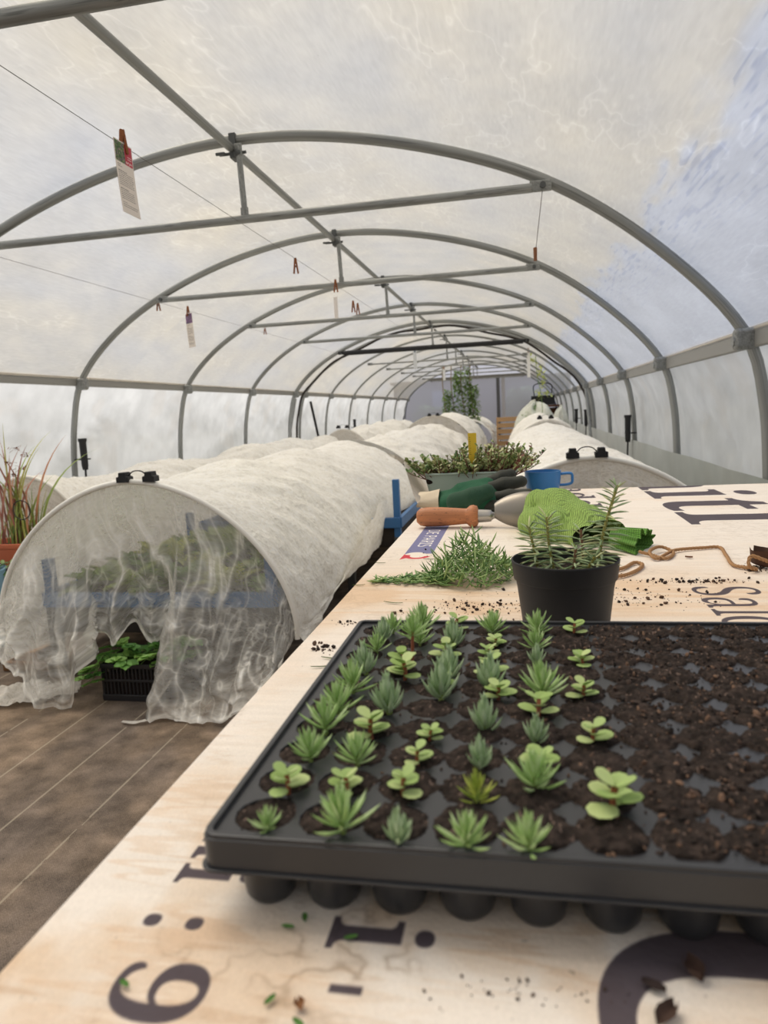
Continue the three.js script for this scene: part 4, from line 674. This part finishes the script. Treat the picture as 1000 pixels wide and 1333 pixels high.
{ // blue mug
  const t = thing('blue_mug', 'blue plastic mug with a squared handle beside the trough', 'mug', [0.062, TABLE + 0.001, -2.135]), m = mat(col(60, 126, 188), 0.35, { specularIntensity: 0.7 });
  mesh('bowl', lathe([[0, 0.002], [0.03, 0], [0.036, 0.002], [0.044, 0.012], [0.049, 0.03], [0.0515, 0.05], [0.052, 0.071], [0.0535, 0.0725], [0.0505, 0.0735], [0.049, 0.05], [0.046, 0.03], [0.04, 0.012], [0.03, 0.006], [0, 0.006]], 48), m, t);
  mesh('handle', tube([V(0.049, 0.062, 0), V(0.068, 0.064, 0), V(0.082, 0.062, 0), V(0.0845, 0.05, 0), V(0.0825, 0.036, 0), V(0.068, 0.031, 0), V(0.048, 0.03, 0)], 0.0042, 40, 8).scale(1, 1, 1.7), m, t);
}
{ // trowel
  const a = onT(543, 686, 0.022), t = thing('hand_trowel', 'steel garden scoop with a turned orange-brown wooden handle', 'trowel', [-0.238, TABLE, -1.6]); t.rotation.y = -0.02; t.scale.set(1.07, 1.07, 1.07);
  const wood = texture(256, 256, (u, v) => { const g = fbm(u * 40, v * 5, 611, 4, 40, 5), sp = smooth(0.7, 0.8, fbm(u * 50, v * 50, 612, 3, 50, 50)), k = 1 + 0.35 * (g - 0.5) - 0.3 * sp; return [0.73 * k, 0.47 * k, 0.30 * k]; }, { srgb: true });
  mesh('handle', lathe([[0, 0], [0.012, 0.001], [0.0185, 0.008], [0.021, 0.022], [0.0205, 0.05], [0.018, 0.085], [0.0165, 0.104], [0.017, 0.108], [0.0225, 0.114], [0.024, 0.121], [0.0215, 0.129], [0.0145, 0.132], [0, 0.132]], 28).rotateZ(-Math.PI / 2).translate(0, 0.024, 0), mat(0xffffff, 0.5, { map: wood }), t);
  const sm = mat(col(178, 174, 168), 0.32, { metalness: 0.85 });
  mesh('ferrule', lathe([[0.0145, 0.128], [0.013, 0.152], [0.0125, 0.158], [0.009, 0.16], [0.006, 0.165], [0.006, 0.178], [0, 0.178]], 20).rotateZ(-Math.PI / 2).translate(0, 0.024, 0), sm, t);
  const blade = grid(24, 28, (u, v) => { const k = u * 2 - 1, w = 0.042 * Math.pow(Math.sin(Math.PI * clamp(0.07 + v * 0.83)), 0.6), f = k * 1.2; return V(0.166 + v * 0.13, w * Math.sin(f), w * 0.75 * (Math.cos(f) - 0.35)); });
  blade.rotateX(-0.35).translate(0, 0.035, 0);
  mesh('blade', blade, mat(col(150, 144, 136), 0.38, { metalness: 0.75 }), t);
}
// soft bodies from blended capsules
function blob(prims, bounds, res, noise) { // prims: [ax,ay,az, bx,by,bz, ra, rb, ky]
  const mc = new MarchingCubes(res, new THREE.MeshBasicMaterial(), false, false, 200000), [x0, y0, z0, S] = bounds, f = mc.field, k = 0.012;
  for (let i = 0; i < res; i++) for (let j = 0; j < res; j++) for (let l = 0; l < res; l++) {
    const x = x0 + S * i / res * 1, y = y0 + S * j / res, z = z0 + S * l / res; let d = 1;
    for (const [ax, ay, az, bx, by, bz, ra, rb, ky = 1] of prims) {
      const dx = bx - ax, dy = (by - ay) * ky, dz = bz - az, px = x - ax, py = (y - ay) * ky, pz = z - az, t = clamp((px * dx + py * dy + pz * dz) / (dx * dx + dy * dy + dz * dz + 1e-9));
      const e = Math.hypot(px - dx * t, py - dy * t, pz - dz * t) - lerp(ra, rb, t), h = clamp(0.5 + 0.5 * (d - e) / k); d = lerp(d, e, h) - k * h * (1 - h);
    }
    if (noise) d += noise(x, y, z);
    f[l * res * res + j * res + i] = -d;
  }
  mc.isolation = 0; mc.update();
  const n = mc.count, P = new Float32Array(n * 3);
  for (let i = 0; i < n; i++) for (let a = 0; a < 3; a++) P[i * 3 + a] = [x0, y0, z0][a] + S * (mc.positionArray[i * 3 + a] + 1) / 2;
  let g = new THREE.BufferGeometry(); g.setAttribute('position', new THREE.BufferAttribute(P, 3)); g = mergeVertices(g, 1e-5); g.computeVertexNormals();
  const q = g.attributes.position, uv = new Float32Array(q.count * 2); for (let i = 0; i < q.count; i++) { uv[i * 2] = q.getX(i) * 1; uv[i * 2 + 1] = q.getZ(i) + q.getY(i); } g.setAttribute('uv', new THREE.BufferAttribute(uv, 2));
  return g;
}
const knitTex = texture(256, 256, (u, v) => { const a = Math.abs(Math.sin(u * Math.PI * 32)), b = Math.abs(Math.sin(v * Math.PI * 24 + 0.8 * a)), k = 0.62 + 0.38 * Math.sqrt(a * b) + 0.1 * (hash2(Math.floor(u * 64), Math.floor(v * 48), 5) - 0.5); return [k, k, k * 0.95]; }, { srgb: true }); knitTex.repeat.set(9, 9);
const knitBump = texture(256, 256, (u, v) => { const a = Math.abs(Math.sin(u * Math.PI * 32)), b = Math.abs(Math.sin((v + 0.25 * Math.abs(u * 32 % 1 - 0.5) / 8) * Math.PI * 32)), k = a * (0.4 + 0.6 * b); return [k, k, k]; }); knitBump.repeat.set(12, 12);
{ // dark green work glove, palm down, fingers towards the mug
  const t = thing('work_glove', 'dark green coated work glove with a cream cuff lying behind the trowel', 'glove', [0, TABLE, 0]);
  const knit = mat(col(30, 92, 62), 0.85, { bumpMap: knitBump, bumpScale: 0.0012 }), coat = mat(col(48, 50, 42), 0.75);
  const kb = 0.95;
  const hand = [[-0.205, 0.024, -1.90, -0.10, 0.04, -1.87, 0.034, 0.042, 1.3], [-0.19, 0.022, -1.86, -0.1, 0.036, -1.81, 0.03, 0.036, 1.3], [-0.16, 0.05, -1.89, -0.09, 0.062, -1.89, 0.022, 0.022]];
  mesh('knit_back', blob(hand, [-0.27, -0.03, -2.0, 0.3], 72, (x, y, z) => 0.0025 * (fbm(x * 60 + 20, z * 60 + 20, 621, 2) - .5)), knit, t);
  const fingers = [[[-0.10, 0.062, -1.90], [-0.05, 0.08, -1.92], [-0.028, 0.086, -1.93], 0.0165], [[-0.09, 0.055, -1.87], [-0.045, 0.066, -1.87], [0.0, 0.072, -1.875], 0.0165], [[-0.085, 0.035, -1.83], [-0.03, 0.04, -1.82], [0.016, 0.044, -1.82], 0.0165], [[-0.08, 0.022, -1.79], [-0.035, 0.02, -1.77], [0.004, 0.019, -1.76], 0.015]];
  for (const [a, b, c, r] of fingers) mesh('finger', blob([[...a, ...b, r, r], [...b, ...c, r, r * 0.92]], [-0.14, -0.03, -2.0, 0.28], 64, (x, y, z) => 0.002 * (fbm(x * 90 + 20, z * 90 + y * 60 + 20, 622, 2) - .5)), coat, t);
  mesh('thumb', blob([[-0.165, 0.032, -1.80, -0.12, 0.046, -1.775, 0.025, 0.023], [-0.12, 0.046, -1.775, -0.085, 0.058, -1.785, 0.023, 0.02]], [-0.21, -0.03, -1.86, 0.18], 48), mat(col(34, 74, 52), 0.8, { bumpMap: knitBump, bumpScale: 0.001 }), t);
  mesh('cuff', grid(40, 14, (u, v) => { const a = u * 6.2832, w = 0.045 + 0.012 * v, hgt = 0.028 - 0.008 * v; return V(-0.215 - 0.055 * v + 0.006 * Math.sin(a * 3) * v, Math.max(0.002, 0.026 + hgt * Math.sin(a) * (1 + 0.12 * Math.sin(a * 5 + v * 4))), -1.885 - 0.02 * v + w * Math.cos(a)); }, [0.25, 0.06]), mat(col(228, 212, 186), 0.9, { bumpMap: knitBump, bumpScale: 0.001 }), t);
}
{ // lime green knitted glove, crumpled, cuff towards the twine
  const lime = mat(col(180, 216, 120), 0.9, { map: knitTex, bumpMap: knitBump, bumpScale: 0.002 });
  const t = thing('knit_glove', 'crumpled lime green knitted glove beside the black pot', 'glove', [0, TABLE, 0]);
  const prims = [[0.035, 0.055, -1.56, 0.075, 0.06, -1.50, 0.03, 0.036], [0.06, 0.03, -1.55, 0.12, 0.03, -1.44, 0.045, 0.042], [0.02, 0.025, -1.50, 0.07, 0.03, -1.42, 0.03, 0.036], [0.075, 0.05, -1.48, 0.14, 0.03, -1.38, 0.034, 0.034], [0.13, 0.024, -1.40, 0.175, 0.02, -1.33, 0.032, 0.026], [0.09, 0.02, -1.40, 0.13, 0.018, -1.33, 0.026, 0.024], [0.02, 0.04, -1.54, 0.012, 0.02, -1.49, 0.018, 0.016]];
  mesh('hand', blob(prims, [-0.04, -0.04, -1.64, 0.3], 84, (x, y, z) => 0.006 * (Math.pow(ridge(fbm(x * 22 + z * 10 + 30, z * 18 + y * 14 + 40, 631, 2)), 3) - 0.4) + 0.003 * (fbm(x * 60 + 9, z * 60 + y * 40 + 90, 632, 2) - .5)), lime, t);
  mesh('cuff', grid(90, 18, (u, v) => { const a = u * 6.2832, fr = 0.006 * v * Math.sin(a * 11) + 0.005 * v * Math.sin(a * 7 + 1), rx = 0.028 + 0.022 * v + fr, ry = 0.02 + fr * 0.8; const ax = 0.165 + 0.05 * v, az = -1.345 + 0.03 * v; return V(ax + 0.45 * rx * Math.cos(a), Math.max(0.001, 0.018 - 0.004 * v + ry * Math.sin(a)), az - 0.9 * rx * Math.cos(a) + 0.003 * Math.sin(a * 9) * v); }, [0.3, 0.06]), mat(col(128, 186, 84), 0.9, { map: knitTex, bumpMap: knitBump, bumpScale: 0.002 }), t);
}
{ // jute twine, three twisted strands
  const jute = mat(col(172, 132, 92), 0.9);
  const twine = (px, label) => {
    const cv = new THREE.CatmullRomCurve3(px.map(([u, v, h = 0.004]) => onT(u, v, h)), false, 'centripetal'), n = Math.round(cv.getLength() / 0.0028), fr = cv.computeFrenetFrames(n), t = thing('jute_twine', label, 'twine');
    for (let s = 0; s < 3; s++) { const pts = []; for (let i = 0; i <= n; i++) { const a = i * 0.9 + s * 2.094, p = cv.getPointAt(i / n); p.addScaledVector(fr.normals[i], Math.cos(a) * 0.0015).addScaledVector(fr.binormals[i], Math.sin(a) * 0.0015); pts.push(p); } mesh('strand', tube(pts, 0.0016, n * 2, 5), jute, t); }
  };
  twine([[832, 718, .008], [848, 722, .005], [866, 727, .004], [876, 718, .004], [862, 712, .009], [846, 718, .01], [854, 727, .005], [880, 716, .005], [915, 713], [935, 712], [945, 722], [957, 736], [972, 739], [985, 741], [975, 736, .012], [978, 724, .025], [992, 728, .02], [1012, 736, .006]], 'jute twine snaking from the lime glove to the dry leaf');
  twine([[790, 752], [812, 749], [830, 742], [836, 734], [828, 732], [810, 740], [788, 744]], 'short folded loop of jute twine beside the pot');
}
function scrap(u, v, L, W, c, label, name, curl = 0.3, turn = 0, group) {
  const p = onT(u, v, 0.0015), g = grid(8, 12, (a, b) => { const s = a * 2 - 1, w = W * 0.5 * Math.pow(Math.sin(Math.PI * (0.05 + b * 0.9)), 0.7) * (1 + 0.25 * (fbm(b * 6 + u, 1, 641, 2) - .5)); return V(s * w, curl * W * s * s + curl * 0.5 * L * (b - 0.5) * (b - 0.5), (b - 0.5) * L); });
  const o = mesh(name, g, mat(col(...c), 0.85)); o.position.copy(p); o.rotation.y = turn; return tag(o, label, 'leaf', group);
}
scrap(994, 738, 0.04, 0.036, [84, 58, 44], 'curled dry brown leaf by the end of the twine', 'dry_leaf', 0.75, 0.7);
scrap(897, 726, 0.012, 0.006, [120, 84, 64], 'tiny dry brown leaf beside the twine', 'dry_leaf', 0.4, 1.2);
scrap(903, 1268, 0.013, 0.009, [66, 46, 38], 'dark withered leaf below the tray cups inside the printed ring', 'dry_leaf', 0.6, 0.4);
scrap(851, 1285, 0.011, 0.006, [52, 38, 34], 'narrow dark leaf scrap inside the printed ring', 'dry_leaf', 0.3, 1.1);
scrap(868, 1325, 0.015, 0.008, [74, 54, 44], 'pointed dark leaf scrap at the near rim of the printed ring', 'dry_leaf', 0.5, -0.7);
scrap(390, 1310, 0.006, 0.005, [140, 96, 60], 'small tan leaf scrap near the printed dash', 'dry_leaf', 0.5, 0.6);
for (const [u, v] of [[352, 1302], [162, 1281], [375, 1207], [397, 1195], [457, 1221], [388, 1332]]) scrap(u, v, 0.007, 0.003, [84, 128, 56], 'loose green needle leaf fallen on the near end of the cloth', 'green_leaf', 0.3, rr(0, 3), 'fallen green leaves near the front');
for (const [u, v, L, tn] of [[430, 857, .022, 1.4], [420, 868, .026, 1.8], [512, 785, .03, 1.3], [467, 762, .02, 1.7], [560, 728, .025, 1.5], [495, 733, .02, 1.5]]) scrap(u, v, L, 0.0025, [104, 122, 76], 'loose thin needle leaf lying between the tray and the cuttings', 'green_leaf', 0.3, tn, 'fallen needles behind the tray');
{ // heap of needle cuttings
  const R = mulberry(51), a = [], b = [], c = [], lf = needle(0.022, 0.0017, 0.12, 4, 4);
  for (let i = 0; i < 900; i++) {
    let p, pitch; const k = R();
    if (k < 0.7) { const an = R() * 6.28, q = Math.sqrt(R()), u = Math.cos(an) * q, w = Math.sin(an) * q, top = 0.075 * Math.pow(1 - Math.min(1, q * 0.98), 0.6); p = V(-0.08 + u * 0.066, TABLE + 0.002 + R() * top, -1.1 + w * 0.07); pitch = R() * 1.1 - 0.1; }
    else { const w = R(); p = V(-0.11 - 0.12 * w + (R() - .5) * 0.03, TABLE + 0.002 + R() * 0.008 * (1 - w), -1.085 + (R() - .5) * 0.055 * (1.2 - w)); pitch = R() * 0.3 - 0.05; if (w > 0.6 && R() < 0.5) continue; }
    [a, b, c][Math.floor(R() * 3)].push(place(lf, p, R() * 6.28, pitch, 0.7 + 0.6 * R()));
  }
  const t = thing('cuttings_heap', 'heap of green needle-leaved stonecrop cuttings on the cloth', 'cuttings'); t.userData.kind = 'stuff';
  [[a, [98, 134, 72]], [b, [128, 162, 92]], [c, [164, 188, 122]]].forEach(([g, k]) => mesh('needles', merge(g), mat(col(...k), 0.5), t));
}
{ // crumbs of soil on the cloth
  const N = 900, im = new THREE.InstancedMesh(crumbGeo, mat(0xffffff, 0.95), N), R = mulberry(61), mx = new THREE.Matrix4(), tone = [[62, 48, 40], [44, 35, 31], [90, 68, 54]].map((c) => col(...c));
  const spots = [[900, 757, 120, 5, .2], [985, 740, 25, 8, .1], [745, 770, 200, 10, .06], [840, 780, 150, 20, .12], [420, 845, 20, 9, .06], [580, 730, 70, 35, .06], [880, 620, 0, 0, 0], [700, 1290, 200, 40, .06], [330, 1140, 60, 8, .05], [770, 750, 60, 5, .08], [450, 812, 25, 5, .03], [640, 790, 150, 14, .06]];
  for (let k = 0; k < N; k++) {
    let q = R(), s = spots[spots.length - 1]; for (const e of spots) { if (q < e[4]) { s = e; break; } q -= e[4]; }
    const g = () => (R() + R() + R() - 1.5) / 1.5, p = onT(s[0] + g() * s[2], s[1] + g() * s[3]); p.x = clamp(p.x, TX0 + 0.01, TX1 - 0.05);
    if (p.x > TRX - 0.005 && p.x < TRX + TW && p.z < TRZ + 0.02 && p.z > TRZ - TD - 0.004) p.z = TRZ - TD - 0.01 - 0.2 * R();
    const near = p.z > -0.5, sc = (near ? 0.0004 : 0.0006) + (near ? 0.0007 : 0.0026) * Math.pow(R(), 5);
    mx.compose(p.setY(TABLE + sc * 0.6), new THREE.Quaternion().setFromEuler(new THREE.Euler(R() * 6, R() * 6, 0)), V(sc * 1.3, sc * 0.8, sc)); im.setMatrixAt(k, mx); im.setColorAt(k, tone[Math.floor(R() * 3)]);
  }
  im.name = 'soil_crumbs'; im.userData = { kind: 'stuff', label: 'dark crumbs of soil scattered over the printed cloth', category: 'soil' }; scene.add(im);
}

scene.traverse((o) => { if (o.isMesh) { o.castShadow = true; o.receiveShadow = true; } if (o.isLight) o.castShadow = true; });
renderer.render(scene, camera);
